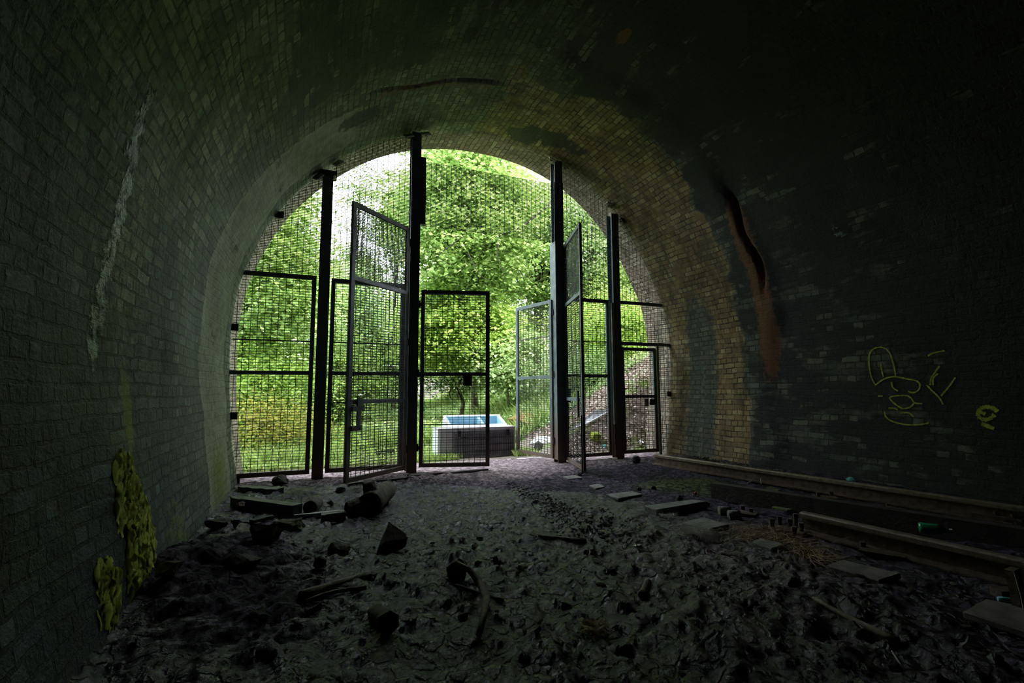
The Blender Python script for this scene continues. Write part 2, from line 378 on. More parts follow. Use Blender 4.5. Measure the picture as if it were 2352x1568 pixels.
Yl = np.concatenate([np.arange(-34, -2, 2.0), np.arange(-2, 1.5, .25), np.arange(1.5, 10.151, .045), [10.2]])
Sg = np.linspace(0, STOT, 330)
def lining(name, s0, s1):
    ss = Sg[(Sg >= s0-1e-6) & (Sg <= s1+1e-6)]
    A, B = np.meshgrid(ss, Yl, indexing='ij'); x, y, z = surf(A, B)
    V = np.stack([x, y, z], -1).reshape(-1, 3); n, mth = A.shape
    idx = np.arange(n*mth).reshape(n, mth)
    F = np.stack([idx[:-1, :-1], idx[:-1, 1:], idx[1:, 1:], idx[1:, :-1]], -1).reshape(-1, 4)
    o = mknp(name, V, F, M['lining'], smooth=True); me = o.data
    uvl = me.uv_layers.new(name='uv'); li = F.ravel(); U = np.stack([B.ravel()[li], A.ravel()[li]], -1)
    uvl.data.foreach_set('uv', U.astype(np.float32).ravel())
    s = A.ravel(); Y = B.ravel(); z = V[:, 2]; x = V[:, 0]
    g = lambda c, w, v: np.exp(-((v-c)/w)**2)
    wob = (fbm(s*.9, Y*.9, 21)-.5)
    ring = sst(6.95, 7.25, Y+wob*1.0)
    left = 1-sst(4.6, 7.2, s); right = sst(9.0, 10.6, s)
    soot_shade = (1-ring)*sst(4.8, 6.4, s+wob*2.5)*(.77+.34*(1-sst(2.5, 5, Y))+.10*g(12.5, 2, s))  # sooting, with shade of the right wall and inner roof painted in
    soot_shade = soot_shade*(1-.22*sst(16.0, 17.5, s)*sst(3, 5.5, Y))
    soot_shade = np.maximum(soot_shade, g(10.9, .55, s)*g(9.0, .3, Y)*1.3+g(11.6, .45, s)*g(8.75, .25, Y)*1.2+g(7.3, .5, s)*g(8.1, .2, Y))
    soot_shade = soot_shade-g(9.5, 1.0, s)*sst(5.6, 6.6, Y)*.7-g(SC, .35, s)*sst(4, 6, Y)*.5
    soot_shade = soot_shade-g(5.4, 1.0, s)*(1-sst(5.5, 6.5, Y))*.35
    ochre = ring*right*sst(6.9, 7.1, Y)*(.75+.5*wob)*(1-.95*sst(15.8, 17.2, s)*g(8.35, .42, Y))*(1-.5*sst(9.2, 9.5, Y))
    ochre = np.maximum(ochre, ring*g(9.2, 1.5, s)*.22)
    ochre = np.maximum(ochre, g(7.78, .11, Y)*sst(16.4, 17.2, s)*1.2)
    moss = left*g(7.9, .9, Y)*(1-sst(.4, 1.5, z))*.75+left*g(4.55, .16, Y)*g(1.35, .5, z)*.95+left*g(5.7, .7, Y)*(1-sst(.2, .9, z))*.6
    moss = np.maximum(moss, right*sst(15.5, 17.5, s)*(1-sst(6.2, 6.8, Y))*(.16+wob*1.5)*.7)
    moss = np.maximum(moss, g(9.3, 1.3, s)*g(7.4, .9, Y)*.42)
    lime = left*g(4.08, .16, Y-.10*np.sin(z*3))*sst(1.3, 1.9, z)*(1-sst(3.3, 4.1, z))*.95
    lime = np.maximum(lime, g(SC, .10, s-.06*np.sin(Y*3))*(1-sst(7.3, 7.6, Y))*sst(3, 5, Y)*.62)
    lime = np.maximum(lime, g(15.9, .35, s)*g(5.0, .14, Y)*.55)
    rust = right*g(6.62, .24, Y)*sst(14.2, 15.2, s)*(1-sst(17.5, 19, s))*.95
    rust = np.maximum(rust, g(7.72, .2, Y)*sst(7, 7.8, s)*(1-sst(9.6, 10.2, s))*.6+g(11.2, .09, s)*g(5.76, .16, Y)*1.6)
    render = (1-sst(6.0, 8.6, s))*sst(7.15, 7.2, Y-.18*sst(3.5, 7, s)*3)*(1-sst(8.75, 8.95, Y+wob*.5))*sst(-.2, .2, z)
    render = np.maximum(render, right*sst(16.4, 17.6, s)*g(8.35, .3, Y)*.45)
    teal = (1-sst(3.4, 5.0, s))*(1-sst(5.2, 6.6, Y)); teal = np.maximum(teal, .35*(1-sst(4.5, 6, s))*(1-ring))
    paleg = g(4.9, 1.5, s)*sst(2.2, 3.6, Y)*(1-sst(6.2, 7.0, Y))*.95+g(3.0, 1.0, s)*g(4.5, .5, Y)*.6
    paleg = np.maximum(paleg, ring*(1-right)*.35)
    for nm, ch in (('st', (soot_shade, ochre, moss, teal)), ('st2', (lime, rust, render, paleg))):
        at = me.color_attributes.new(nm, 'FLOAT_COLOR', 'POINT')
        at.data.foreach_set('color', np.clip(np.stack(ch, -1), 0, 1).astype(np.float32).ravel())
    tag(o, kind='structure'); return o
SC = float(SL[np.argmax(PR[:, 1])])
iL, iR = int(np.argmin(abs(Sg-4.6))), int(np.argmin(abs(Sg-(STOT-4.6))))
lining('wall_left', 0, Sg[iL]); lining('ceiling', Sg[iL], Sg[iR]); lining('wall_right', Sg[iR], STOT)
# portal face round the arch, and an added cap far behind the camera that keeps sky light out
def portal():
    n = len(PR); vs = []; fs = []
    out = []
    for i, (x, z) in enumerate(PR):
        d = np.array((x, z))-CXZ; k = min((7.5 if d[0] > 0 else 7.0)/max(abs(d[0]), 1e-6), (6.9 if d[1] > 0 else 3.6)/max(abs(d[1]), 1e-6)); out.append(CXZ+d*k)
    for (x, z), q in zip(PR, out): vs += [(x, 10.2, z), (q[0], 10.2, q[1]), (q[0], 9.7, q[1])]
    for i in range(n-1):
        a = i*3; fs += [(a, a+1, a+4, a+3), (a+1, a+2, a+5, a+4)]
    return tag(mk('wall_portal', vs, fs, M['brick']), kind='structure')
portal()
tag(MB().box(-3, 10, -34.3, -34, -1, 8).build('added_end_cap', M['lining']), kind='structure')

# ---------------------------------------------------------------- floor
gg = lambda x, y, c, w: np.exp(-(((x-c[0])/w[0])**2+((y-c[1])/w[1])**2))
MND = G(480, 1290); MND2 = G(330, 1330); MND3 = G(600, 1400)
def fh(x, y):
    x = np.asarray(x, float); y = np.asarray(y, float)
    mud = 1-sst(2.8, 4.6, x+.25*(y-4)); far = sst(8.3, 9.6, y)
    h = (fbm(x*1.1, y*1.1, 31, 3)-.5)*.10*(1-.6*far)
    h = h+(np.abs(fbm(x*4.2, y*4.2, 41, 4)-.5)-.12)*(.12*mud+.06)*(1-.8*far)
    h = h+(fbm(x*9+20, y*9, 51, 3)-.5)*(.045*mud+.03)*(1-.6*far)
    cl = sst(.56, .70, fbm(x*5.3+9, y*5.3, 57, 4)); h = h+cl*(.016*mud+.008)*(1-.8*far)
    h = h+(fbm(x*21, y*21, 59, 2)-.5)*.017*(1-.7*far)
    h = h+gg(x, y, MND, (.55, .8))*.11+gg(x, y, MND2, (.5, .6))*.08+gg(x, y, MND3, (.7, .6))*.06
    h = h+sst(7.2, 8.1, x)*.14*(1-far)
    h = h-.02
    return h*(1-sst(9.9, 10.3, y)*.5)
def FZ(x, y): return float(fh(x, y))
def fl_attrs(o, X, Y, Z):
    wob = fbm(X*.8, Y*.8, 61)-.5
    wet = (1-sst(3.6, 5.2, X+.35*(Y-4)+wob*1.5))*(1-sst(7.0, 8.6, Y-.3*(2-X)))*.85+gg(X, Y, G(700, 1130), (1.6, .9))*.5
    wet = wet*(1-gg(X, Y, MND, (.8, 1.0))*.9)*(1-gg(X, Y, MND3, (.7, .8))*.6)+gg(X, Y, G(1990, 1350), (.5, .4))*.6
    path = sst(6.2, 9.6, Y+wob*1.5-.35*abs(X-3.4))*1.0+gg(X, Y, G(1500, 1230), (1.6, 2.2))*.33+gg(X, Y, G(1700, 1400), (2, 1.5))*.18
    moss = gg(X, Y, G(1560, 1110), (1.2, .8))*.85+gg(X, Y, G(1780, 1150), (.9, 1.1))*.55+gg(X, Y, MND, (.7, .9))*.5+gg(X, Y, G(470, 1235), (.35, .35))*.5+gg(X, Y, G(560, 1130), (.5, .5))*.3+gg(X, Y, G(660, 1490), (.5, .4))*.25
    at = o.data.color_attributes.new('st', 'FLOAT_COLOR', 'POINT')
    at.data.foreach_set('color', np.clip(np.stack([wet, path, moss, moss*0+1], -1), 0, 1).astype(np.float32).ravel())
def grid(name, xs, ys, hf, mat):
    A, B = np.meshgrid(xs, ys, indexing='ij'); Z = hf(A, B); n, k = A.shape; idx = np.arange(n*k).reshape(n, k)
    F = np.stack([idx[:-1, :-1], idx[1:, :-1], idx[1:, 1:], idx[:-1, 1:]], -1).reshape(-1, 4)
    o = mknp(name, np.stack([A, B, Z], -1).reshape(-1, 3), F, mat, smooth=True); return o, A.ravel(), B.ravel(), Z.ravel()
ys = np.concatenate([np.arange(-34, 0, 1.5), np.arange(0, 5.5, .021), np.arange(5.5, 10.18, .035), [10.2]])
o, a, b, c = grid('floor', np.arange(-1.45, 8.35, .021), ys, fh, M['mud']); fl_attrs(o, a, b, c); tag(o, kind='structure')

# outside ground: cutting with banks
def oh(x, y):
    x = np.asarray(x, float); y = np.asarray(y, float); k = sst(10.2, 11.2, y)
    h = FZ0+sst(13, 26, y)*1.0*(y-13)*.05
    rb = np.clip(x-5.2-.10*np.clip(y-12, 0, 30)*(-1), 0, None) if False else np.clip(x-(5.3+.06*(y-11)), 0, 14)
    lb = np.clip(-.3-x+.02*(y-11), 0, 14)
    h = h+rb*.56*sst(10.3, 11.2, y)+lb*.5*sst(11.2, 13, y)
    h = h+(fbm(x*1.3, y*1.3, 71, 4)-.5)*(.10+.22*np.clip(rb+lb, 0, 1))*k
    return h
FZ0 = -.01
def ground_mat():
    t = NT('woodland_ground'); co = t.n('ShaderNodeTexCoord').outputs['Object']
    n1 = t.noise(co, 1.4, 5, .6); n2 = t.noise(co, 14, 6, .7)
    c = t.mix(t.step(n2, .3, .7), (.10, .075, .055), (.34, .27, .24))
    c = t.mix(t.step(n1, .5, .62), c, t.mix(n2, (.06, .12, .015), (.22, .30, .06)))
    return t.fin(c, .9, t.bump(n2, .02))
M['ground'] = ground_mat()
o, a, b, c = grid('ground', np.concatenate([np.arange(-22, -3, .8), np.arange(-3, 12, .12), np.arange(12, 40, .8)]), np.concatenate([np.arange(10.2, 20, .12), np.arange(20, 60, .8)]), oh, M['ground'])
tag(o, kind='structure')
def OH(x, y): return float(oh(x, y))
def gz(x, y): return FZ(x, y) if y < 10.2 else OH(x, y)

# ---------------------------------------------------------------- steel gate screen
D = 9.41
def hpost(name, x, label, ztop, w=.19):
    t = thing(name, label, 'gate post', (x, D, 0), 0, 'steel posts of the gate screen')
    b = MB(); z0 = -.05
    b.box(-w/2, w/2, -.11, -.085, z0, ztop).box(-w/2, w/2, .085, .11, z0, ztop).box(-.012, .012, -.085, .085, z0, ztop)
    b.build('column', M['steel'], t)
    return t
def topplates(t, x, ztop):
    sl = 1 if x < 3.3 else -1
    for k, (dx, rot) in enumerate(((-.17, 0), (.17, 0))):
        xx = dx; zz = arch_top(x+dx)-.10
        z2 = arch_top(x+dx*1.0+.06); z1 = arch_top(x+dx-.06); ang = math.atan2(z2-z1, .12)
        Mx = Matrix.Translation((xx, -.14, zz)) @ Matrix.Rotation(-ang, 4, 'Y')
        Mp = Mx @ Matrix.Rotation(math.radians(40), 4, 'X')
        b = MB().box(-.085, .085, -.09, .09, -.012, .012, M=Mp)
        p = b.build('foot_plate', M['galv'], t)
        q = MB(); q.tube([Mp @ Vector((0, 0, -.05)), Mp @ Vector((0, 0, -.01))], .022, 6); q.build('bolt', M['black'], p)
def boltrow(parent, x, y, z0, z1, step, mat='galvd', name='bolt_strip', w=.035):
    b = MB(); b.box(x-w/2, x+w/2, y-.012, y, z0, z1)
    z = z0+.05
    while z < z1-.02: b.box(x-.008, x+.008, y-.022, y-.011, z, z+.018, 1); z += step
    b.build(name, [M[mat], M['black']], parent)
def wires(b, x0, x1, z0, z1, dx=.107, dz=.048, w=.0085, y=0.0, top=None, lx=None, rx=None):
    def seg(a, c, vert):
        h = w/2; ax, az = a; cx, cz = c
        if vert: vs = [(ax-h, y-h, az), (ax+h, y-h, az), (ax+h, y+h, az), (ax-h, y+h, az), (cx-h, y-h, cz), (cx+h, y-h, cz), (cx+h, y+h, cz), (cx-h, y+h, cz)]
        else: vs = [(ax, y-h, az-h), (ax, y+h, az-h), (ax, y+h, az+h), (ax, y-h, az+h), (cx, y-h, cz-h), (cx, y+h, cz-h), (cx, y+h, cz+h), (cx, y-h, cz+h)]
        b.add(vs, [(0, 1, 5, 4), (1, 2, 6, 5), (2, 3, 7, 6), (3, 0, 4, 7)])
    x = x0+dx*.6
    while x < x1-.02:
        zt = min(z1, top(x)) if top else z1
        zb = z0
        if zt > zb+.05: seg((x, zb), (x, zt), True)
        x += dx
    z = z0+dz*.5
    while z < z1-.005:
        a = max(x0, lx(z)) if lx else x0; c = min(x1, rx(z)) if rx else x1
        if c > a+.02: seg((a, z), (c, z), False)
        z += dz
def frame(b, x0, x1, z0, z1, w=.075, d=.05, sides='LRTB'):
    if 'L' in sides: b.box(x0, x0+w, -d/2, d/2, z0, z1)
    if 'R' in sides: b.box(x1-w, x1, -d/2, d/2, z0, z1)
    xa = x0+(w if 'L' in sides else 0); xb = x1-(w if 'R' in sides else 0)
    if 'T' in sides: b.box(xa, xb, -d/2, d/2, z1-w, z1)
    if 'B' in sides: b.box(xa, xb, -d/2, d/2, z0, z0+w)
def panel(name, label, cat, loc, rz, L, z0, z1, rails=(), sides='LRTB', fine_above=None, group=None, lx=None, thin=(), **kw):
    t = thing(name, label, cat, loc, rz, group)
    b = MB(); frame(b, 0, L, z0, z1, sides=sides); b.build('frame', M['steel'], t)
    for z in rails: MB().box(.075 if 'L' in sides else 0, L-(.075 if 'R' in sides else 0), -.025, .025, z-.035, z+.035).build('cross_rail', M['steel'], t)
    q = MB(); zf = fine_above or z1
    wires(q, .03, L-.03, z0+.05, zf-.02, lx=lx, **kw)
    if fine_above: wires(q, .03, L-.03, zf, z1-.05, dz=.027)
    for z in thin: q.box(.05, L-.05, -.008, .008, z-.009, z+.009)
    q.build('wire_mesh', M['wire'], t)
    return t
def part_box(name, parent, mat, *a): return MB().box(*a).build(name, M[mat], parent)

XP = [.11, 1.75, 4.95, 6.43]
tops = [min(arch_top(x-.11), arch_top(x+.11))+.0 for x in XP]
labs = ['green-grey steel post nearest the left wall, capped under the arch', 'tall steel post left of the open gateway, rising highest to the crown',
        'tall steel post on the right side of the open gateway', 'steel post nearest the right wall with a pale bar down its left side']
posts = []
for k, x in enumerate(XP):
    t = hpost('gate_post', x, labs[k], tops[k]); topplates(t, x, tops[k]); posts.append(t)
p1, p2, p3, p4 = posts
# cap wedge of the first post
b = MB(); b.box(-.15, .15, -.14, .14, -.09, .0, M=Matrix.Translation((0, 0, tops[0]+.0)) @ Matrix.Rotation(-math.radians(0), 4, 'Y')); b.build('head_block', M['black'], p1)
part_box('cover_plate', p2, 'steel', .095, .20, -.06, .06, 4.82, 6.22)
part_box('cover_plate', p3, 'steel', -.125, .10, -.125, -.11, 4.78, 6.15)
part_box('upper_fixing', p3, 'galvd', -.12, -.02, -.13, -.112, 6.15, tops[2]-.25)
boltrow(p2, -.125, -.09, .1, 4.70, .16)
boltrow(p1, -.0, -.112, .2, 3.5, .35, 'steel', 'bolt_strip', .05)
part_box('face_angle', p3, 'steel', -.135, -.09, -.16, .1, .05, 4.78)
o = part_box('pale_bar', p4, 'galvd', -.165, -.105, -.13, -.09, .75, 3.5); tag(o, 'pale galvanised bar')
part_box('lower_bar', p4, 'rustrail', -.15, -.105, -.12, -.09, .02, .75)
for z in (.95, 1.83, 3.2): part_box('clip', p4, 'galvd', -.18, -.10, -.145, -.13, z, z+.05)

def leftx(z): return arch_x(z, False)+.01
def rightx(z): return arch_x(z, True)-.01
# fixed panels
x0 = -1.36
t = panel('mesh_panel', 'tall fixed mesh panel between the left wall and the first post', 'mesh panel', (x0, D, 0), 0, .0-x0-.02, .06, 3.6, rails=(1.83,), sides='RTB', group='fixed mesh panels of the screen',
          lx=lambda z: leftx(z)-x0, thin=(2.4,))
for z in (1.1, 2.6): part_box('wall_bracket', t, 'black', leftx(z)-x0-.02, leftx(z)-x0+.10, -.05, -.02, z-.06, z+.06)
part_box('wall_stile', t, 'steel', .22, .27, -.03, .03, -.05, .1)
t = panel('mesh_panel', 'fixed mesh panel between the two left posts, behind the swung tall leaf', 'mesh panel', (.235, D, 0), 0, 1.36, .06, 3.58, rails=(1.83,), group='fixed mesh panels of the screen', thin=(2.4, 1.3))
t = panel('mesh_panel', 'fixed mesh panel between the two right posts', 'mesh panel', (5.08, D, 0), 0, 1.18, .05, 3.58, rails=(1.83,), group='fixed mesh panels of the screen', thin=(2.6,))
part_box('lock_box', t, 'galvd', .02, .12, -.08, -.03, 1.25, 1.55)
# right side bay: small door under a rail
t = thing('mesh_panel', 'narrow mesh strip with two rails between the small door and the right wall', 'mesh panel', (6.53, D, 0), 0, 'fixed mesh panels of the screen')
b = MB(); b.box(0, rightx(3.56)-6.53, -.03, .03, 3.52, 3.59); b.build('top_rail', M['steel'], t)
b = MB(); b.box(0, rightx(2.6)-6.53+.03, -.03, .03, 2.55, 2.63); b.build('middle_rail', M['steel'], t)
b = MB(); b.box(1.04, 1.10, -.04, .04, -.02, 2.55); tag(b.build('door_jamb', M['galvd'], t), 'pale galvanised upright')
q = MB(); wires(q, 0, 1.7, 2.64, 3.5, rx=lambda z: rightx(z)-6.53); wires(q, 1.1, 1.7, .1, 2.55, rx=lambda z: rightx(z)-6.53); q.build('wire_mesh', M['wire'], t)
part_box('wall_bracket', t, 'black', rightx(1.4)-6.53-.10, rightx(1.4)-6.53+.02, -.05, -.02, 1.35, 1.47)
t = panel('mesh_door', 'small mesh door between the last post and the right wall', 'door', (6.56, D, 0), 0, .99, .07, 2.5, rails=(1.36,))
part_box('lock_box', t, 'black', .76, .93, -.07, -.03, 1.16, 1.29); tag(part_box('lock_plate', t, 'galv', .64, .76, .0, .02, 1.13, 1.31), 'pale steel plate')
# mesh above the panels up to the arch
def upper(xa, xb, label, z0):
    t = thing('upper_mesh', label, 'wire mesh', (0, D, 0), 0, 'fine wire mesh up to the arch')
    q = MB(); wires(q, xa, xb, z0, 7.0, dz=.03, y=.03, top=lambda x: arch_top(x)-.01, lx=leftx, rx=rightx); q.build('wire_mesh', M['wire'], t)
    return t
t = upper(-1.4, .02, 'fine wire mesh above the left wall panel, cut to the curve of the arch', 3.6)
part_box('arch_bracket', t, 'black', leftx(4.66)-.02, leftx(4.66)+.12, -.06, -.02, 4.6, 4.72)
upper(.2, 1.66, 'fine wire mesh between the tops of the two left posts', 3.58)
upper(5.05, 6.34, 'fine wire mesh between the tops of the two right posts', 3.58)
upper(6.52, 8.1, 'fine wire mesh in the curve of the arch above the small door', 3.59)
t = thing('transom_mesh', 'wide wire mesh hanging above the open gateway between the middle posts', 'wire mesh', (1.9, D, 0))
q = MB(); wires(q, 0, 2.95, 4.80, 6.17, dz=.029); q.build('wire_mesh', M['wire'], t)
# swinging leaves
def leaf(label, hinge, free, z0, z1, rails, **kw):
    d = Vector(free)-Vector(hinge); L = d.length; a = math.atan2(d.y, d.x)
    t = panel('gate_leaf', label, 'gate', (hinge[0], hinge[1], 0), a, L, z0, z1, rails, group='open gate leaves', **kw)
    for z in (z0+.3, (z0+z1)/2, z1-.35): MB().tube([(-.035, 0, z), (-.035, 0, z+.14)], .025, 8).box(-.03, .03, -.012, .012, z+.03, z+.1).build('hinge', M['black'], t)
    return t, L
tC, L = leaf('tall mesh gate leaf swung inward in front of the left bay', (1.62, 9.28), (.50, 8.26), .05, 4.68, (1.33, 3.38), fine_above=3.42)
boltrow(tC, L-.035, -.025, .2, 4.6, .19, 'steel', 'perforated_stile', .04) if False else None
b = MB(); b.box(L-.35, L-.075, .03, .06, 1.18, 1.26).box(L-.27, L-.19, .03, .06, .88, 1.40).box(L-.30, L-.075, .03, .06, .86, .94); b.build('latch_bracket', M['steel'], tC)
tD, L = leaf('lower mesh gate leaf on the left of the gateway, standing ajar', (1.90, 9.36), (3.19, 8.98), .06, 3.48, (1.83,), thin=(2.75, .86))
part_box('lock_box', tD, 'black', .83, 1.0, -.06, -.02, 1.60, 1.80)
tE, L = leaf('lower mesh gate leaf swung outward on the right of the gateway', (4.80, 9.42), (4.50, 10.72), .06, 3.50, (1.80,), thin=(2.7,))
b = MB().tube([(L-.02, -.05, .02), (L-.02, -.05, 1.1)], .018, 8); b.build('drop_bolt', M['galvd'], tE)
tF, L = leaf('tall mesh gate leaf swung inward beside the right gateway post, seen nearly edge-on', (5.07, 9.30), (4.64, 7.86), .03, 4.72, (1.33, 3.36), fine_above=3.40)
b = MB(); b.box(L-.30, L-.22, -.06, -.03, 1.0, 1.5); b.build('latch_plate', M['black'], tF)
b = MB().tube([(L+.06, -.06, .0), (L+.06, -.06, 1.05)], .016, 8); b.build('drop_bolt', M['black'], tF)

# ---------------------------------------------------------------- rubble builders
def hull(seed, n=16, sx=1, sy=1, sz=1, rough=.05, sub=2):
    rd = random.Random(seed); bm = bmesh.new()
    for _ in range(n):
        v = Vector((rd.gauss(0, 1), rd.gauss(0, 1), rd.gauss(0, 1))).normalized()*rd.uniform(.8, 1.05); bm.verts.new(v)
    r = bmesh.ops.convex_hull(bm, input=bm.verts[:]); junk = [g_ for g_ in r['geom_interior'] if isinstance(g_, bmesh.types.BMVert)]
    bmesh.ops.delete(bm, geom=junk, context='VERTS')
    bmesh.ops.triangulate(bm, faces=bm.faces[:])
    if sub: bmesh.ops.subdivide_edges(bm, edges=bm.edges[:], cuts=sub, use_grid_fill=True)
    for v in bm.verts: v.co += Vector((rd.gauss(0, 1), rd.gauss(0, 1), rd.gauss(0, 1)))*rough*.6; v.co.x *= sx; v.co.y *= sy; v.co.z *= sz
    bm.verts.ensure_lookup_table(); vs = [tuple(v.co) for v in bm.verts]; fs = [tuple(v.index for v in f.verts) for f in bm.faces]; bm.free()
    zmin = min(v[2] for v in vs); return [(x, y, z-zmin) for x, y, z in vs], fs
def rock(name, label, cat, px, py, wpx, hpx, seed, mat='rock', group=None, n=16, sink=.12, kind=None, dy=1.0):
    """px, py: centre of its foot in the photo; wpx, hpx: its size there"""
    p = G(px, py, 0); p.z = FZ(p.x, p.y) if p.y < 10.2 else OH(p.x, p.y)
    p = G(px, py, p.z*.7); u = upx(p); w = wpx*u/2; h = hpx*u
    p = p+Vector((math.sin(YAW), math.cos(YAW), 0))*w*.7
    vs, fs = hull(seed, n, w, w*.85*dy, h*.55)
    o = mk(name, vs, fs, M[mat], loc=(p.x, p.y, gz(p.x, p.y)-h*sink), rz=-YAW)
    return tag(o, label, cat, group, kind)
rock('boulder', 'dark angular boulder standing in the wet mud, the biggest on the floor', 'rock', 882, 1268, 96, 78, 3, n=11)
rock('boulder', 'rough dark rock with a bent stick leaning on it', 'rock', 1045, 1338, 60, 62, 8, n=13)
rock('boulder', 'flat-topped mossy boulder behind the pyramid-shaped one', 'rock', 645, 1224, 84, 42, 12, 'rockm', n=14)
rock('boulder', 'pyramid-shaped mossy boulder on the left mound', 'rock', 592, 1254, 82, 66, 29, 'rockm', n=7)
rock('boulder', 'rounded boulder at the foot of the mesh panel by the left wall', 'rock', 634, 1117, 48, 28, 15, n=22)
rock('boulder', 'flat pale-topped rock below the left wall where the moss ends', 'rock', 484, 1218, 58, 24, 17, 'rockm', n=15)
rock('boulder', 'small block-shaped rock between the mound and the thick stick', 'rock', 728, 1312, 50, 30, 21, 'redrock', n=11)
rock('stone', 'moss-topped stone in the corner of the left wall', 'stone', 541, 1132, 28, 17, 23, 'rockm')
rock('stone', 'red-brown stone lying against the dark beam', 'stone', 548, 1172, 28, 24, 25, 'redrock', n=18)
rock('stone', 'stone under the free corner of the tall left gate leaf', 'stone', 780, 1131, 24, 22, 27, n=20)
rock('stone', 'black pointed lump standing in the shallow puddle by the left wall', 'stone', 536, 1214, 24, 30, 33, 'black', n=10)
rock('boulder', 'low dark rock at the foot of the left wall beside the moss curtain', 'rock', 372, 1345, 70, 44, 35, n=14)
rock('boulder', 'broad dark hump of rubble on the left mound', 'rock', 545, 1312, 90, 42, 37, 'rock', n=18, sink=.3)
rock('boulder', 'low clod-like dark rock behind the big angular boulder', 'rock', 770, 1275, 60, 40, 39, 'rock', n=18, sink=.2)
rock('stone', 'grey stone beside the log end near the fallen lath', 'stone', 757, 1160, 20, 14, 41, 'rockp')
rock('stone', 'small stone in the mud right of the bent stick foot', 'stone', 1062, 1428, 30, 22, 43, 'rock')
rock('stone', 'flat reddish stone lying left of the short upright stick', 'stone', 1382, 1352, 32, 12, 45, 'redrock')
rock('stone', 'dark stone in the muddy tyre mark, left of the dry leaf clump', 'stone', 1302, 1395, 32, 26, 47, 'rock')
rock('stone', 'small pyramid stone low in the mud below the leaf clump', 'stone', 1235, 1462, 22, 22, 49, 'rock', n=8)
rock('stone', 'rounded grey stone behind the raised slab', 'stone', 1625, 1162, 20, 13, 51, 'rockp')
rock('stone', 'grey stone pair member on the path nearest the gate leaf', 'stone', 1332, 1092, 12, 8, 53, 'rock')
rock('stone', 'dark stone on the path edge just left of the moss patch', 'stone', 1470, 1128, 14, 10, 55, 'rock')
rock('stone', 'dark stone on the moss patch edge, right of its near twin', 'stone', 1504, 1126, 14, 10, 56, 'rock')
rock('stone', 'dark stone sitting on the back corner of the raised slab', 'stone', 1563, 1152, 18, 14, 57, 'rock')
rock('stone', 'pale rounded stone lying in the bottom right corner of the floor', 'stone', 2060, 1528, 30, 26, 59, 'rockp')
rock('stone', 'pale flat stone near the bottom edge, right of the long branch', 'stone', 2300, 1530, 40, 24, 60, 'rockp')
rock('stone', 'large grey stone under the tip of the long branch', 'stone', 2230, 1490, 34, 26, 64, 'rockp')

# loose chips
rd = random.Random(5); chips = [hull(100+k, 12, 1, .8, .5, .06, 1) for k in range(6)]
cm = {}
def chip(px, py, size, mats, name, label, cat, group):
    p = G(px, py, 0); key = (rd.randrange(6), rd.choice(mats))
    if key not in cm:
        vs, fs = chips[key[0]]; o = mk(name, vs, fs, M[key[1]]); cm[key] = o.data; C.objects.unlink(o); bpy.data.objects.remove(o)
    o = bpy.data.objects.new(name, cm[key]); C.objects.link(o); s = size*upx(p)/2
    o.scale = (s, s*rd.uniform(.7, 1), s*rd.uniform(.6, 1)); o.rotation_euler.z = rd.uniform(0, 6.3)
    o.location = Vector((p.x, p.y, FZ(p.x, p.y)-.15*s))*S; tag(o, label, cat, group)
for _ in range(190):
    px = rd.uniform(1640, 2352); lo = 1262+max(0, (px-1700))*.13; py = rd.uniform(lo, 1560) if rd.random() < .65 else rd.uniform(lo, lo+120)
    chip(px, py, rd.uniform(9, 26), ['rock', 'rockp', 'rock', 'slab'], 'stone_chip', 'small grey stone among the rubble on the right of the floor', 'stone', 'rubble stones in front of the rails')
for _ in range(80):
    px = rd.uniform(330, 1600); py = rd.uniform(1190, 1555)
    if px < 420 and py < 1400: continue
    chip(px, py, rd.uniform(8, 22), ['rock', 'rock', 'redrock'], 'mud_clod', 'small dark clod sticking out of the wet mud', 'clod', 'clods in the mud')

def scatter_mesh(name, label, cat, pts, sizes, mat, seed, zf, flat=.6):
    rs = np.random.RandomState(seed); vs0, fs0 = hull(seed, 9, 1, .8, flat, .03, 0); v0 = np.array(vs0); f0 = np.array(fs0); V = []; F = []
    for k, (x, y) in enumerate(pts):
        a = rs.rand()*6.3; c, s_ = math.cos(a), math.sin(a); R = np.array([[c, -s_, 0], [s_, c, 0], [0, 0, 1]])
        V.append((v0*sizes[k]) @ R.T+np.array([x, y, zf(x, y)-.3*sizes[k]])); F.append(f0+k*len(v0))
    o = mknp(name, np.concatenate(V), np.concatenate(F), M[mat]); return tag(o, label, cat, kind='stuff')
# gravel strip down the middle
rs = np.random.RandomState(2); pts = []; sz = []
A0, A1 = G(1190, 1115), G(1420, 1235)
for _ in range(900):
    t_ = rs.rand(); c = A0.lerp(A1, t_); r_ = (.10+.28*t_); pts.append((c.x+rs.randn()*r_*.6, c.y+rs.randn()*.15)); sz.append(.016+.018*rs.rand())
scatter_mesh('gravel', 'strip of wet dark gravel running down the middle of the floor', 'gravel', pts, sz, 'rockp', 77, FZ)
pts = []; sz = []
for _ in range(2200):
    px = rs.uniform(300, 2352); py = 1090+470*rs.rand()**1.0; g_ = G(px, py)
    if -1.05 < g_.x < 7.7 and g_.y < 9: pts.append((g_.x, g_.y)); sz.append((1.5+2.5*rs.rand()**2)*upx(g_))
scatter_mesh('grit', 'fine grit and crumbs strewn over the tunnel floor', 'grit', pts, sz, 'rock', 78, FZ)

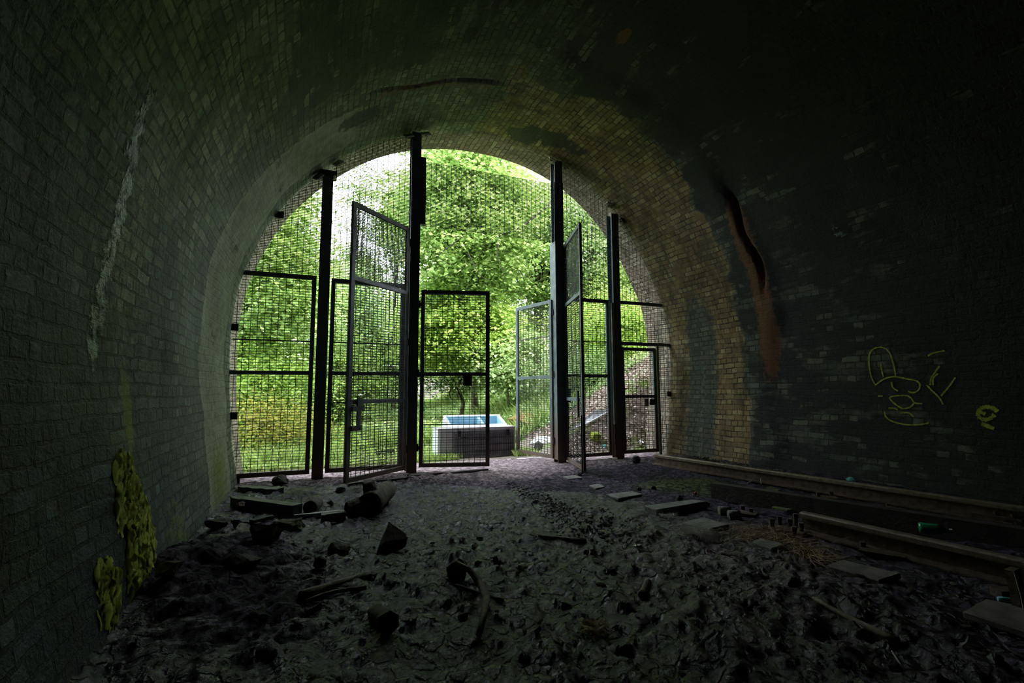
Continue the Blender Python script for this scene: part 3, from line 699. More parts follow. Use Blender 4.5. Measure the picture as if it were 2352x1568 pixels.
# ---------------------------------------------------------------- timber, logs, sticks
def beam(name, label, cat, a, b_, wpx_top, h, mat, dep_=.10, zoff=0.0, part=None):
    """a, b_: photo points of its front bottom edge"""
    A, B = G(*a), G(*b_); d = B-A; L = d.length; rz = math.atan2(d.y, d.x)
    z = min(FZ(A.x, A.y), FZ(B.x, B.y))+zoff
    bm = MB(); n = 8; rdl = random.Random(int(a[0])); 
    vs = []; 
    for i in range(n+1):
        x = L*i/n
        for y, zz in ((0, 0), (dep_, 0), (dep_, h), (0, h)): vs.append((x, y+rdl.uniform(-1, 1)*.006, zz+rdl.uniform(-1, 1)*.006))
    fs = [(3, 2, 1, 0), tuple(n*4+k for k in range(4))]
    for i in range(n):
        for k in range(4): a_ = i*4+k; c_ = i*4+(k+1) % 4; fs.append((a_, c_, c_+4, a_+4))
    bm.add(vs, fs); o = bm.build(name, M[mat], loc=(A.x, A.y, z), rz=rz); return tag(o, label, cat)
beam('timber_beam', 'dark wet square beam lying by the left wall', 'beam', (528, 1160), (672, 1180), 0, .15, 'beam', .14, .0)
beam('timber_beam', 'thin dark beam lying along the foot of the left mesh panel', 'beam', (546, 1131), (634, 1137), 0, .09, 'beam', .16, .0)
beam('timber_lath', 'pale narrow lath lying across the mud beside the big log', 'lath', (675, 1183), (802, 1170), 0, .035, 'lath', .05, .02)
beam('timber_block', 'short sawn timber block below the pale lath', 'block', (738, 1195), (795, 1189), 0, .11, 'beam', .12, -.0)
beam('timber_board', 'board lying along the threshold under the open gateway leaf', 'board', (945, 1092), (1122, 1078), 0, .035, 'plank', .09, .0)
beam('timber_board', 'dark mossy board under the tall left gate leaf', 'board', (800, 1112), (955, 1096), 0, .06, 'baulk', .12, -.01)
beam('wood_scrap', 'thin wood scrap in the puddle left of the mossy boulders', 'wood scrap', (548, 1191), (590, 1197), 0, .03, 'baulk', .06, .01)
beam('wood_scrap', 'curved bark piece in the puddle behind the mossy boulders', 'wood scrap', (578, 1197), (630, 1186), 0, .035, 'baulk', .06, .01)

def log(name, label, cat, a, b_, r, mat='bark', ends=(1, 1), cut=True, wob=.06, seed=1, n=14, za=0, zb=0, bend=0):
    A, B = G(*a), G(*b_); A.z = FZ(A.x, A.y)+r*.8+za; B.z = FZ(B.x, B.y)+r*.8+zb
    t = thing(name, label, cat, (A.x, A.y, A.z-r)); d = B-A; m_ = MB(); k = 7; pts = []; rs_ = []
    side = d.cross(Vector((0, 0, 1))).normalized(); rdl = random.Random(seed)
    for i in range(k+1):
        f = i/k; pts.append(Vector((0, 0, r))+d*f+side*bend*math.sin(math.pi*f)+Vector((0, 0, rdl.uniform(-1, 1)*r*.08))); rs_.append(r*(ends[0]+(ends[1]-ends[0])*f)*(1+rdl.uniform(-1, 1)*.04))
    m_.tube(pts, rs_, n, wob=wob, seed=seed); m_.build('bark', M[mat], t, True)
    if cut:
        q = MB(); dn = d.normalized(); q.tube([pts[0]-dn*.006, pts[0]+dn*.01], rs_[0]*.9, n, wob=.05, seed=seed); q.build('cut_end', M['endgrain'], t)
    return t, pts
t, pts = log('log', 'thick sawn log with branch stubs, dark end facing the tunnel', 'log', (848, 1180), (888, 1143), .16, seed=4, ends=(1, .82))
q = MB(); q.tube([pts[2]+Vector((-.05, 0, .1)), pts[2]+Vector((-.09, -.03, .25))], [.10, .075], 10, wob=.08, seed=3); q.build('branch_stub', M['bark'], t, True)
q = MB(); q.tube([pts[1], pts[1]+Vector((-.30, -.12, -.05))], [.12, .10], 10, wob=.12, seed=7); q.build('branch_stub', M['bark'], t, True)
log('log', 'short hollow-looking log piece between the beam and the lath', 'log', (712, 1170), (727, 1156), .085, seed=6)
log('log', 'short thick branch piece lying low in the mud, end towards the viewer', 'log', (893, 1462), (862, 1405), .062, seed=8, ends=(1, .9), wob=.1)
log('stick', 'thick straight stick lying left in the mud', 'stick', (690, 1378), (850, 1324), .035, seed=9, mat='stick', wob=.05, n=10)
log('stick', 'thin curved stick just below the thick straight one', 'stick', (700, 1390), (842, 1354), .016, seed=10, mat='stick', cut=False, bend=-.06, n=8)
log('stick', 'thin dark stick crossing under the bent stick', 'stick', (1046, 1350), (1156, 1370), .016, seed=11, mat='baulk', cut=False, n=8)
log('stick', 'dark stick lying in the mud near the gravel strip', 'stick', (1196, 1222), (1345, 1252), .022, seed=12, mat='baulk', cut=False, ends=(.7, 1.3), n=8)
log('stick', 'short thick stick standing at an angle in the mud', 'stick', (1474, 1362), (1488, 1335), .03, seed=13, mat='stick', wob=.05, n=10)
log('branch', 'long bare branch lying among the rubble on the right', 'branch', (1868, 1372), (2062, 1472), .021, seed=14, mat='stick', cut=False, ends=(.6, 1.2), n=8, bend=.02)
log('stick', 'thin pale twig beside the long bare branch', 'stick', (1965, 1425), (1995, 1450), .006, seed=15, mat='lath', cut=False, n=6)
log('stick', 'thin pale twig near the bottom edge below the long branch', 'stick', (2048, 1485), (2075, 1520), .006, seed=16, mat='lath', cut=False, n=6)
t = thing('stick', 'bent forked stick leaning on the rough dark rock', 'stick', (0, 0, 0)); pp = []
for (px, py, z) in ((1048, 1296, .16), (1078, 1302, .16), (1100, 1342, .06), (1118, 1375, .04), (1112, 1420, .03), (1100, 1466, .01)):
    g_ = G(px, py, z); pp.append((g_.x, g_.y, FZ(g_.x, g_.y)+z+.02))
MB().tube(pp, [.018, .022, .026, .030, .024, .020], 9, wob=.12, seed=3).build('stem', M['stick'], t, True)

# ---------------------------------------------------------------- slabs and boards on the floor
def slab(name, label, cat, corners, h, mat, z=0.0):
    """corners: photo points of the top face, in order"""
    P = [G(*c, z+h) for c in corners]; cx_ = sum((p_ for p_ in P), Vector())/4
    z0 = max(FZ(cx_.x+a_, cx_.y+b_) for a_ in (-.1, 0, .1) for b_ in (-.08, 0, .08))+z
    top = [(p_.x-cx_.x, p_.y-cx_.y, h) for p_ in P]; bot = [(a, b, -.02) for a, b, _ in top]
    o = mk(name, top+bot, [(0, 1, 2, 3), (7, 6, 5, 4)]+[(i, i+4, (i+1) % 4+4, (i+1) % 4) for i in range(4)], M[mat], loc=(cx_.x, cx_.y, z0))
    me = o.data; bm = bmesh.new(); bm.from_mesh(me); bmesh.ops.bevel(bm, geom=bm.edges[:], offset=.006, segments=1, affect='EDGES'); bmesh.ops.recalc_face_normals(bm, faces=bm.faces[:]); bm.to_mesh(me); bm.free()
    return tag(o, label, cat)
slab('floor_slab', 'pale slab lying flat just inside the gate leaf on the path', 'slab', [(1292, 1093), (1322, 1090), (1338, 1096), (1306, 1099)], .012, 'slab')
slab('floor_slab', 'small grey slab second from the gateway on the path', 'slab', [(1352, 1112), (1376, 1108), (1390, 1115), (1368, 1119)], .012, 'slab')
slab('floor_slab', 'pale grey slab third from the gateway on the path', 'slab', [(1392, 1134), (1452, 1127), (1476, 1134), (1420, 1144)], .02, 'slab')
slab('floor_slab', 'raised slab with a thick dark front edge', 'slab', [(1480, 1160), (1590, 1146), (1626, 1150), (1508, 1170)], .07, 'slab')
slab('floor_slab', 'square grey slab in front of the rounded blocks', 'slab', [(1566, 1195), (1612, 1184), (1676, 1200), (1622, 1212)], .03, 'slab')
slab('floor_slab', 'grey slab with dry straw over its corner', 'slab', [(1726, 1243), (1746, 1236), (1806, 1250), (1772, 1260)], .025, 'slab')
slab('floor_board', 'broad dark board lying right of the rubble, wet at one corner', 'board', [(1896, 1296), (1936, 1284), (2070, 1316), (2020, 1332)], .025, 'plank')
slab('floor_board', 'big dark board at the right edge of the floor', 'board', [(2210, 1396), (2262, 1368), (2420, 1400), (2380, 1450)], .03, 'plank')
slab('stone_flake', 'thin mossy flake of stone beside the black timber baulk', 'stone', [(1772, 1163), (1800, 1158), (1828, 1168), (1808, 1172)], .02, 'rockm')
slab('floor_slab', 'greenish slab between the black baulk and the far rail', 'slab', [(1750, 1122), (1770, 1113), (1792, 1122), (1778, 1129)], .015, 'rockm')
for k, (px, py, lb) in enumerate(((1664, 1178, 'left rounded grey block of the pair behind the square slab'), (1686, 1186, 'right rounded grey block of the pair behind the square slab'))):
    p = G(px, py); t = thing('rounded_block', lb, 'block', (p.x, p.y, FZ(p.x, p.y)), -.5)
    MB().tube([(-.06, 0, .05), (.07, .01, .05)], .055, 12, wob=.05, seed=k).build('rounded_top', M['slab'], t, True)
    MB().box(-.06, .07, -.05, .05, -.02, .045).build('base', M['rockm'], t)

# ---------------------------------------------------------------- rails
def rail(name, label, a, b_, ztop, ext=0):
    A, B = G(*a, ztop), G(*b_, ztop); d = (B-A); d.normalize(); B = B+d*ext
    L = (B-A).length; rz = math.atan2(d.y, d.x); h = .21
    t = thing(name, label, 'rail', (A.x, A.y, ztop-h), rz)
    def ext_(prof, nm, mat):
        n = len(prof); vs = [(x, y, z) for x in (0, L) for y, z in prof]
        mk(nm, vs, [tuple(range(n)), tuple(reversed(range(n, 2*n)))]+[(i, (i+1) % n+0, (i+1) % n+n, i+n) for i in range(n)][:], M[mat], t)
    ext_([(-.048, .155), (.048, .155), (.050, .195), (.036, .21), (-.036, .21), (-.050, .195)], 'rail_head', 'railtop')
    ext_([(-.013, .03), (.013, .03), (.013, .158), (-.013, .158)], 'web', 'rustrail')
    ext_([(-.10, 0), (.10, 0), (.10, .015), (.013, .035), (-.013, .035), (-.10, .015)], 'foot', 'rustrail')
    return t
rail('rail', 'far rusty rail running along the right wall, its cut end near the gate', (1505, 1042), (2352, 1163), .20, .9)
rail('rail', 'near rusty rail with a square cut end beside upright bolts', (1842, 1174), (2352, 1284), .20, .8)
def baulk():
    A, B = G(1632, 1109, .19), G(2352, 1216, .19); d = (B-A).normalized(); L = (B-A).length+.9; rz = math.atan2(d.y, d.x)
    o = MB().box(0, L, .0, .14, -.03, .19).build('timber_baulk', M['baulk'], loc=(A.x, A.y, 0), rz=rz)
    tag(o, 'long black timber baulk lying between the two rails', 'timber')
baulk()
def chair(label, pts, plate, h=.10):
    c = G(*plate[0]); c2 = G(*plate[1]); mid = (c+c2)/2; d = c2-c; rz = math.atan2(d.y, d.x); L = d.length
    z = FZ(mid.x, mid.y)
    t = thing('rail_chair', label, 'rail chair', (mid.x, mid.y, z), 0, 'rusty rail chairs with bolts')
    Mx = Matrix.Rotation(rz, 4, 'Z')
    MB().box(-L/2, L/2, -.09, .09, -.02, .035, M=Mx).build('base_plate', M['rustrail'], t)
    for px, py in pts:
        g_ = G(px, py); r_ = g_-mid
        MB().tube([(r_.x, r_.y, -.01), (r_.x, r_.y, h)], .022, 8).tube([(r_.x, r_.y, h-.03), (r_.x, r_.y, h+.01)], .027, 6).build('bolt', M['rustrail'], t, False)
chair('rusty plate with six upright bolts at the end of the near rail', [(1791, 1206), (1815, 1212), (1828, 1200), (1841, 1222), (1774, 1212), (1825, 1232)], [(1770, 1210), (1850, 1226)], .11)
chair('rusty plate with four bolts in front of the near rail, beside the broad board', [(1982, 1260), (1998, 1248), (2032, 1256), (2070, 1266)], [(1975, 1262), (2080, 1280)], .07)
chair('small rusty plate with two bolts between the far rail and the baulk', [(1880, 1143), (1909, 1141)], [(1868, 1142), (1922, 1145)], .08)
chair('rusty plate with two bolts behind the baulk, near the three-ply plates', [(2062, 1176), (2040, 1164)], [(2030, 1166), (2084, 1178)], .05)
chair('small block with two stubs behind the two rounded blocks', [(1706, 1170), (1725, 1176)], [(1696, 1174), (1738, 1180)], .07)
chair('rusty stepped plates beside the far rail at the right edge', [(2290, 1195), (2330, 1202)], [(2236, 1186), (2352, 1204)], .07)
# post at the right edge with brick
p = G(2348, 1395); t = thing('iron_post', 'leaning rusty iron post stub cut off by the right edge', 'post', (p.x, p.y, FZ(p.x, p.y)-.03))
MB().bar((0, 0, 0), (-.03, .02, .34), .09, .05).build('upright', M['rustrail'], t); MB().tube([(-.05, -.03, .02), (-.07, -.03, .18), (-.08, -.01, .34)], .004, 5).build('wire', M['lath'], t)
p = G(2318, 1362); tag(MB().box(-.09, .09, -.05, .05, -.01, .07).build('loose_brick', M['redrock'], loc=(p.x, p.y, FZ(p.x, p.y)), rz=-.5), 'loose brick lying beside the rusty post at the right edge', 'brick')

# ---------------------------------------------------------------- litter inside
def tube_thing(name, label, cat, px, py, mat, L, r, rz, z=0, neck=False):
    p = G(px, py); t = thing(name, label, cat, (p.x, p.y, FZ(p.x, p.y)+r*.9+z), rz)
    rr = [r*.85, r, r, r*.95] + ([r*.4, r*.35] if neck else [r*.8]); xs = [0, .02, L*.5, L*.7]+([L*.85, L] if neck else [L])
    MB().tube([(x, 0, 0) for x in xs], rr, 14).build('body', M[mat], t, True)
    if neck: MB().tube([(L, 0, 0), (L+.02, 0, 0)], r*.42, 10).build('cap', M['white'], t)
    return t
t = tube_thing('plastic_bottle', 'crushed green plastic bottle between the baulk and the near rail', 'bottle', 2112, 1238, 'green', .24, .055, -.9, .10, True)
tube_thing('bottle', 'small glass bottle lying on the big dark board', 'bottle', 2292, 1374, 'cyan', .12, .022, -.8, .03, True)
rock('plastic_ball', 'dark blue ball lying inside the right bay near the rail end', 'ball', 1463, 1064, 22, 20, 90, 'black', n=60)
rock('red_cap', 'tiny bright red scrap on the moss patch', 'scrap', 1600, 1138, 9, 9, 91, 'red')
rock('crumpled_foil', 'crumpled silvery wrapper lying on the mud', 'wrapper', 1468, 1258, 24, 10, 92, 'foil')
rock('plastic_scrap', 'crumpled whitish plastic by the right wall, left of its twins', 'plastic scrap', 1960, 1103, 26, 14, 93, 'cyan')
rock('plastic_scrap', 'left pale plastic lump beside the far rail', 'plastic scrap', 1990, 1112, 15, 9, 94, 'white')
rock('plastic_scrap', 'right pale plastic lump beside the far rail', 'plastic scrap', 2009, 1115, 15, 9, 95, 'white')
pp = [G(1716, 1118, .02), G(1735, 1106, .08), G(1747, 1106, .08), G(1749, 1120, .02)]
tag(MB().tube([(a.x, a.y, a.z+.05) for a in pp], .006, 5).build('bent_wire', M['lath']), 'thin pale wire bent into a hoop behind the baulk', 'wire')
def tuft(name, label, cat, regions, n, mat, seed, ln=(.1, .3), w=.004, up=.25, curve=.1, kind=None):
    rs = np.random.RandomState(seed); V = []; F = []; k = 0
    for i in range(n):
        px, py, rx, ry = regions[rs.randint(len(regions))]; g_ = G(px+rs.randn()*rx*.5, py+rs.randn()*ry*.5)
        a = rs.rand()*6.28; L = rs.uniform(*ln); z = gz(g_.x, g_.y); pr = None
        for j in range(4):
            f = j/3; x = g_.x+math.cos(a+curve*f*6)*L*f; y = g_.y+math.sin(a+curve*f*6)*L*f; zz = z+.012+up*L*math.sin(f*2.6)*rs.uniform(.6, 1)
            ww = w*(1-f*.7); dx, dy = -math.sin(a)*ww, math.cos(a)*ww
            V += [(x-dx, y-dy, zz), (x+dx, y+dy, zz+.002)]
            if j: F.append((k+2*j-2, k+2*j-1, k+2*j+1, k+2*j))
        k += 8
    return tag(mknp(name, np.array(V), np.array(F), M[mat]), label, cat, kind=kind)
tuft('dry_straw', 'tangle of dry reddish straw across the rubble near the rail bolts', 'straw', [(1690, 1230, 50, 18), (1740, 1222, 60, 16), (1800, 1240, 40, 16), (1845, 1262, 50, 14), (1870, 1280, 30, 10)], 420, 'straw', 3, (.1, .34), .004, .22, .06, 'stuff')
tuft('wool_tuft', 'matted tuft of dirty white wool on the floor by the straw', 'wool', [(1595, 1226, 24, 9), (1625, 1230, 22, 9)], 1500, 'fluff', 4, (.03, .10), .002, .55, .2)
tuft('wool_tuft', 'small pale wool wisps beside the raised slab', 'wool', [(1525, 1185, 20, 6), (1545, 1182, 12, 5)], 200, 'fluff', 5, (.02, .07), .003, .5, .15)
tuft('leaf_clump', 'clump of dry brown leaves in the mud', 'leaves', [(1368, 1430, 28, 12)], 60, 'straw', 6, (.04, .12), .014, .5, .1)

def leaves(c, size, seed, tilt=.5, dirn=None, lobed=False, fold=.18, asp=.62):
    """c (n,3) -> leaf blades, V, F"""
    rs = np.random.RandomState(seed); n = len(c); a = rs.rand(n)*6.283; size = size*rs.uniform(.6, 1.25, n)
    nz = np.stack([rs.randn(n)*tilt, rs.randn(n)*tilt-.18*tilt, np.ones(n)], -1); nz /= np.linalg.norm(nz, axis=1)[:, None]
    h = np.stack([np.cos(a), np.sin(a), np.zeros(n)], -1); h -= nz*(h*nz).sum(1)[:, None]; h /= np.linalg.norm(h, axis=1)[:, None]
    t = np.cross(nz, h); s = size[:, None]
    if lobed:
        pr = [(-.1, 0), (.15, .42), (.42, .30), (.55, .52), (.68, .2), (1, 0), (.68, -.2), (.55, -.52), (.42, -.30), (.15, -.42)]
    else: pr = [(0, 0), (.45, asp*.5), (1, 0), (.45, -asp*.5)]
    V = np.stack([c+h*s*u_+t*s*v_+nz*s*(abs(v_)*fold*2-.15*u_*u_) for u_, v_ in pr], 1); k = len(pr)
    b = (np.arange(n)*k)[:, None]
    if lobed: Fq = [np.array([0, 1, 2, 8]), np.array([0, 8, 9, 9])]; 
    if lobed:
        T = [(0, 1, 2), (0, 2, 4), (2, 3, 4), (0, 4, 5), (0, 5, 6), (0, 6, 8), (6, 7, 8), (0, 8, 9)]
    else: T = [(0, 1, 2), (0, 2, 3)]
    F = np.concatenate([b+np.array(q)[None, :] for q in T]); return V.reshape(-1, 3), F
# litter along the right wall
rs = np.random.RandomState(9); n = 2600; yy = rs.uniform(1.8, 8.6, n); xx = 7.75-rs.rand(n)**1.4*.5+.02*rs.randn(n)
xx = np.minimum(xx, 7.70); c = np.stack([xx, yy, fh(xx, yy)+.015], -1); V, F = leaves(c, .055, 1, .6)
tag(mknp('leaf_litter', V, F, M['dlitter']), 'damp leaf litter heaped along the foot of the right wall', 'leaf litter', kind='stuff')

# moss curtains on the left wall
def smin(z): return float(np.interp(z, PR[:60, 1], SL[:60]))
def wall_moss(label, rows, n, seed, ln):
    rs = np.random.RandomState(seed); V = []; F = []; k = 0
    for _ in range(n):
        i = rs.randint(len(rows)-1); f = rs.rand(); y0, y1, z = [rows[i][j]*(1-f)+rows[i+1][j]*f for j in range(3)]
        y = rs.uniform(y0, y1)+rs.randn()*.045; L = rs.uniform(*ln); wv = rs.rand()*6; dp = rs.uniform(.3, 1.3); th = rs.uniform(.012, .024)
        for j in range(5):
            g_ = j/4; zz = z+L*(.5-g_); yy_ = y+.02*math.sin(wv+g_*5)+.0; x, _, z_ = surf(smin(max(zz, -.3)), yy_)
            off = .006+th*dp*math.sin(math.pi*min(g_+.15, 1)); w_ = th*1.15*(1-.5*abs(g_-.5))
            V += [(float(x)+.004, yy_-w_, float(z_)), (float(x)+off, yy_, float(z_)+.004), (float(x)+.004, yy_+w_, float(z_))]
            if j: a = k+3*j; F += [(a, a+1, a-2, a-3), (a+1, a+2, a-1, a-2)]
        k += 15
    V = np.array(V)+rs.randn(len(V), 3)*.004
    return tag(mknp('wall_moss', V, np.array(F), M['moss'], smooth=True), label, 'moss')
wall_moss('big hanging curtain of yellow-green moss on the left wall', [(4.28, 4.33, 1.0), (4.22, 4.5, .85), (4.2, 4.66, .68), (4.25, 4.78, .5), (4.35, 4.84, .33), (4.35, 4.84, .2), (4.28, 4.75, .08)], 640, 1, (.06, .2))
wall_moss('smaller yellow-green moss patch low on the left wall, nearest the viewer', [(3.86, 3.9, .42), (3.84, 4.02, .3), (3.86, 4.06, .17), (3.9, 4.04, .02)], 130, 2, (.06, .16))

# graffiti on the right wall
def hitwall(px, py):
    d = ray(px, py); best = None
    for k in range(len(PR)-60, len(PR)-1):
        a, b = PR[k], PR[k+1]; nx, nz = -(b-a)[1], (b-a)[0]; de = nx*d.x+nz*d.z
        if abs(de) < 1e-9: continue
        t_ = (nx*a[0]+nz*(a[1]-EYE))/de; x, z = d.x*t_, EYE+d.z*t_; f = ((x-a[0])*(b-a)[0]+(z-a[1])*(b-a)[1])/((b-a)@(b-a))
        if t_ > 0 and -1e-6 <= f <= 1+1e-6: return SL[k]+f*(SL[k+1]-SL[k]), d.y*t_
    return None
def graffiti(label, strokes, w, name='spray_painted_drawing', mat='paint'):
    V = []; F = []; rdg = random.Random(8)
    for st in strokes:
        P2 = catmull(np.array(st, float), 14); prev = None
        for i, (px, py) in enumerate(P2):
            h_ = hitwall(1900+px*452/2352, 760+py*300/1561)
            if h_ is None: continue
            j = min(i+1, len(P2)-1); i0 = max(i-1, 0); t_ = P2[j]-P2[i0]; t_ /= (np.hypot(*t_)+1e-9)
            ww = w*rdg.uniform(.55, 1.15); ds, dy = -t_[0]*ww, t_[1]*ww
            row = []
            for sg in (-1, 1):
                x, y, z = surf(h_[0]+ds*sg*1.0, h_[1]-dy*sg); row.append((float(x)-.014, float(y), float(z)))
            V += row
            if prev is not None : F.append((prev, prev+1, len(V)-1, len(V)-2))
            prev = len(V)-2
    return tag(mk(name, V, F, M[mat]), label, 'graffiti')
graffiti('yellow spray-painted line drawing of a big-eared face on the right wall', [
    [(530, 640), (480, 540), (455, 400), (460, 280), (510, 210), (600, 190), (680, 230), (720, 310), (745, 420), (765, 530)],
    [(590, 380), (600, 460), (620, 540)], [(530, 640), (600, 585), (680, 550), (770, 540), (900, 565), (1020, 590), (1060, 640), (1040, 700), (980, 730), (920, 715)],
    [(720, 600), (740, 670), (800, 710)], [(560, 770), (620, 770)], [(700, 790), (760, 770), (900, 765), (960, 800), (1000, 850), (1090, 860)],
    [(700, 790), (750, 850), (850, 915), (940, 905), (1000, 850)], [(690, 915), (760, 915), (800, 935)], [(830, 970), (930, 970), (990, 1020)],
    [(640, 960), (660, 1020), (730, 1070), (860, 1105), (1000, 1115), (1130, 1100), (1170, 1085)],
    [(1140, 640), (1200, 700), (1290, 790), (1340, 870)], [(1310, 770), (1400, 660), (1450, 590), (1480, 550)], [(1180, 640), (1190, 560), (1240, 480), (1290, 410)], [(1215, 640), (1215, 560), (1270, 500)],
    [(1150, 290), (1220, 255), (1350, 230)]], .012)
graffiti('yellow-green spray-painted blob right of the face drawing', [[(1760, 1010), (1780, 930), (1860, 900), (1950, 920), (1990, 960)], [(1760, 1010), (1830, 1050), (1900, 1040), (1960, 990)], [(1800, 1100), (1880, 1130), (1950, 1160)], [(1790, 960), (1850, 985)]], .028)

# ---------------------------------------------------------------- outside things
p = onY(1003, 1055, 10.75)
t = thing('fridge', 'old fridge lying on its side outside the gateway, coil side towards the tunnel', 'fridge', (2.60, 10.75, OH(3.4, 10.9)-.02), -.01)
MB().box(0, 1.86, .0, .55, 0, .66).build('cabinet', M['white'], t)
MB().box(.05, .34, -.02, -.001, .03, .60).build('side_panel', M['greypanel'], t)
MB().box(.34, 1.82, -.025, -.001, .03, .60).build('back_panel', M['darkpanel'], t)
q = MB(); x = .40
while x < 1.80: q.tube([(x, -.05, .08), (x, -.05, .56)], .007, 5, cap=False); x += .055
for z in (.15, .3, .45): q.tube([(.38, -.045, z), (1.8, -.045, z)], .007, 5, cap=False)
q.build('cooling_coil', M['black'], t); part_box('rim', t, 'greypanel', 0, 1.86, -.03, .56, .66, .69)
for x in (.45, 1.62): MB().box(x, x+.07, -.06, -.03, .50, .62).build('bracket', M['black'], t)
t = thing('chest_freezer', 'white chest freezer tipped open behind the fridge, pale blue inside', 'freezer', (3.05, 11.75, OH(3.6, 11.8)+.0), -.02)
Mx = Matrix.Rotation(math.radians(20), 4, 'X')
b = MB()
for bx in ((0, 1.5, 0, .06, 0, .74), (0, 1.5, .60, .66, 0, .74), (0, .06, .06, .6, 0, .74), (1.44, 1.5, .06, .6, 0, .74), (.06, 1.44, .06, .6, 0, .06)): b.box(*bx, M=Mx)
b.build('shell', M['white'], t)
b = MB()
for bx in ((.061, 1.439, .58, .599, .07, .73), (.061, .08, .07, .59, .07, .73), (1.42, 1.439, .07, .59, .07, .73), (.061, 1.439, .07, .59, .061, .08), (.88, .94, .07, .58, .07, .72)): b.box(*bx, M=Mx)
b.build('liner', M['blue'], t)
p = G(885, 1052); t = thing('slatted_tray', 'black slatted plastic tray lying on the grass behind the tall left leaf', 'tray', (p.x-.2, p.y, OH(p.x, p.y)), .1)
q = MB()
for k in range(4): q.box(0, .42, .0, .05, .02+k*.045, .045+k*.045)
for k in range(4): q.box(k*.13, k*.13+.02, .05, .09, 0, .2)
q.build('slats', M['black'], t)
def board(name, label, P4, th=.04, mat='board'):
    P = [Vector(p_) for p_ in P4]; c = sum(P, Vector())/4; nrm = (P[1]-P[0]).cross(P[2]-P[0]).normalized()*th
    vs = [p_-c for p_ in P]+[p_-c-nrm for p_ in P]
    return tag(mk(name, vs, [(0, 1, 2, 3), (7, 6, 5, 4)]+[(i, i+4, (i+1) % 4+4, (i+1) % 4) for i in range(4)], M[mat], loc=c), label, 'board')
def hitbank(px, py, lift=.0):
    d = ray(px, py); t_ = 10.3/d.y
    while t_*d.y < 60:
        x, y, z = d.x*t_, d.y*t_, EYE+d.z*t_
        if z < OH(x, y)+lift: return Vector((x, y, z))
        t_ += .03/d.y*1.0
    return Vector((d.x*t_, d.y*t_, EYE+d.z*t_))
board('white_board', 'long white board lying up the littered bank', [hitbank(1309, 986, .12), hitbank(1352, 970, .12), hitbank(1404, 941, .25), hitbank(1366, 941, .25)])
board('white_sheet', 'flat white sheet on the ground at the foot of the bank', [hitbank(1216, 1018, .05), hitbank(1282, 1016, .05), hitbank(1276, 1000, .05), hitbank(1232, 1002, .05)], .03)
def orock(name, label, cat, px, py, wpx, hpx, seed, mat, n=18):
    p = hitbank(px, py); u = upx(p); w = wpx*u/2; h = hpx*u; vs, fs = hull(seed, n, w, w*.9, h*.55)
    return tag(mk(name, vs, fs, M[mat], loc=(p.x, p.y+w*.5, OH(p.x, p.y+w*.5)-h*.15), rz=-YAW), label, cat)
orock('mossy_rock', 'thickly mossed round rock seen through the right bay', 'rock', 1372, 1022, 30, 24, 61, 'mossrock', 26)
orock('dead_bracken_heap', 'heap of orange-brown dead bracken behind the right leaf', 'bracken heap', 1225, 985, 110, 44, 62, 'browndead', 30)
orock('boulder', 'dark pointed rock by the white sheet at the foot of the bank', 'rock', 1242, 1036, 34, 26, 63, 'rock', 9)
orock('plastic_scrap', 'turquoise plastic scrap at the foot of the right bay mesh', 'plastic scrap', 1390, 1032, 14, 8, 65, 'cyan', 12)
orock('plastic_scrap', 'white plastic scrap at the foot of the small mesh door', 'plastic scrap', 1474, 1028, 20, 12, 66, 'white', 12)
orock('plastic_scrap', 'white paper scrap on the path seen through the tall left leaf', 'paper scrap', 815, 1035, 14, 9, 67, 'white', 12)

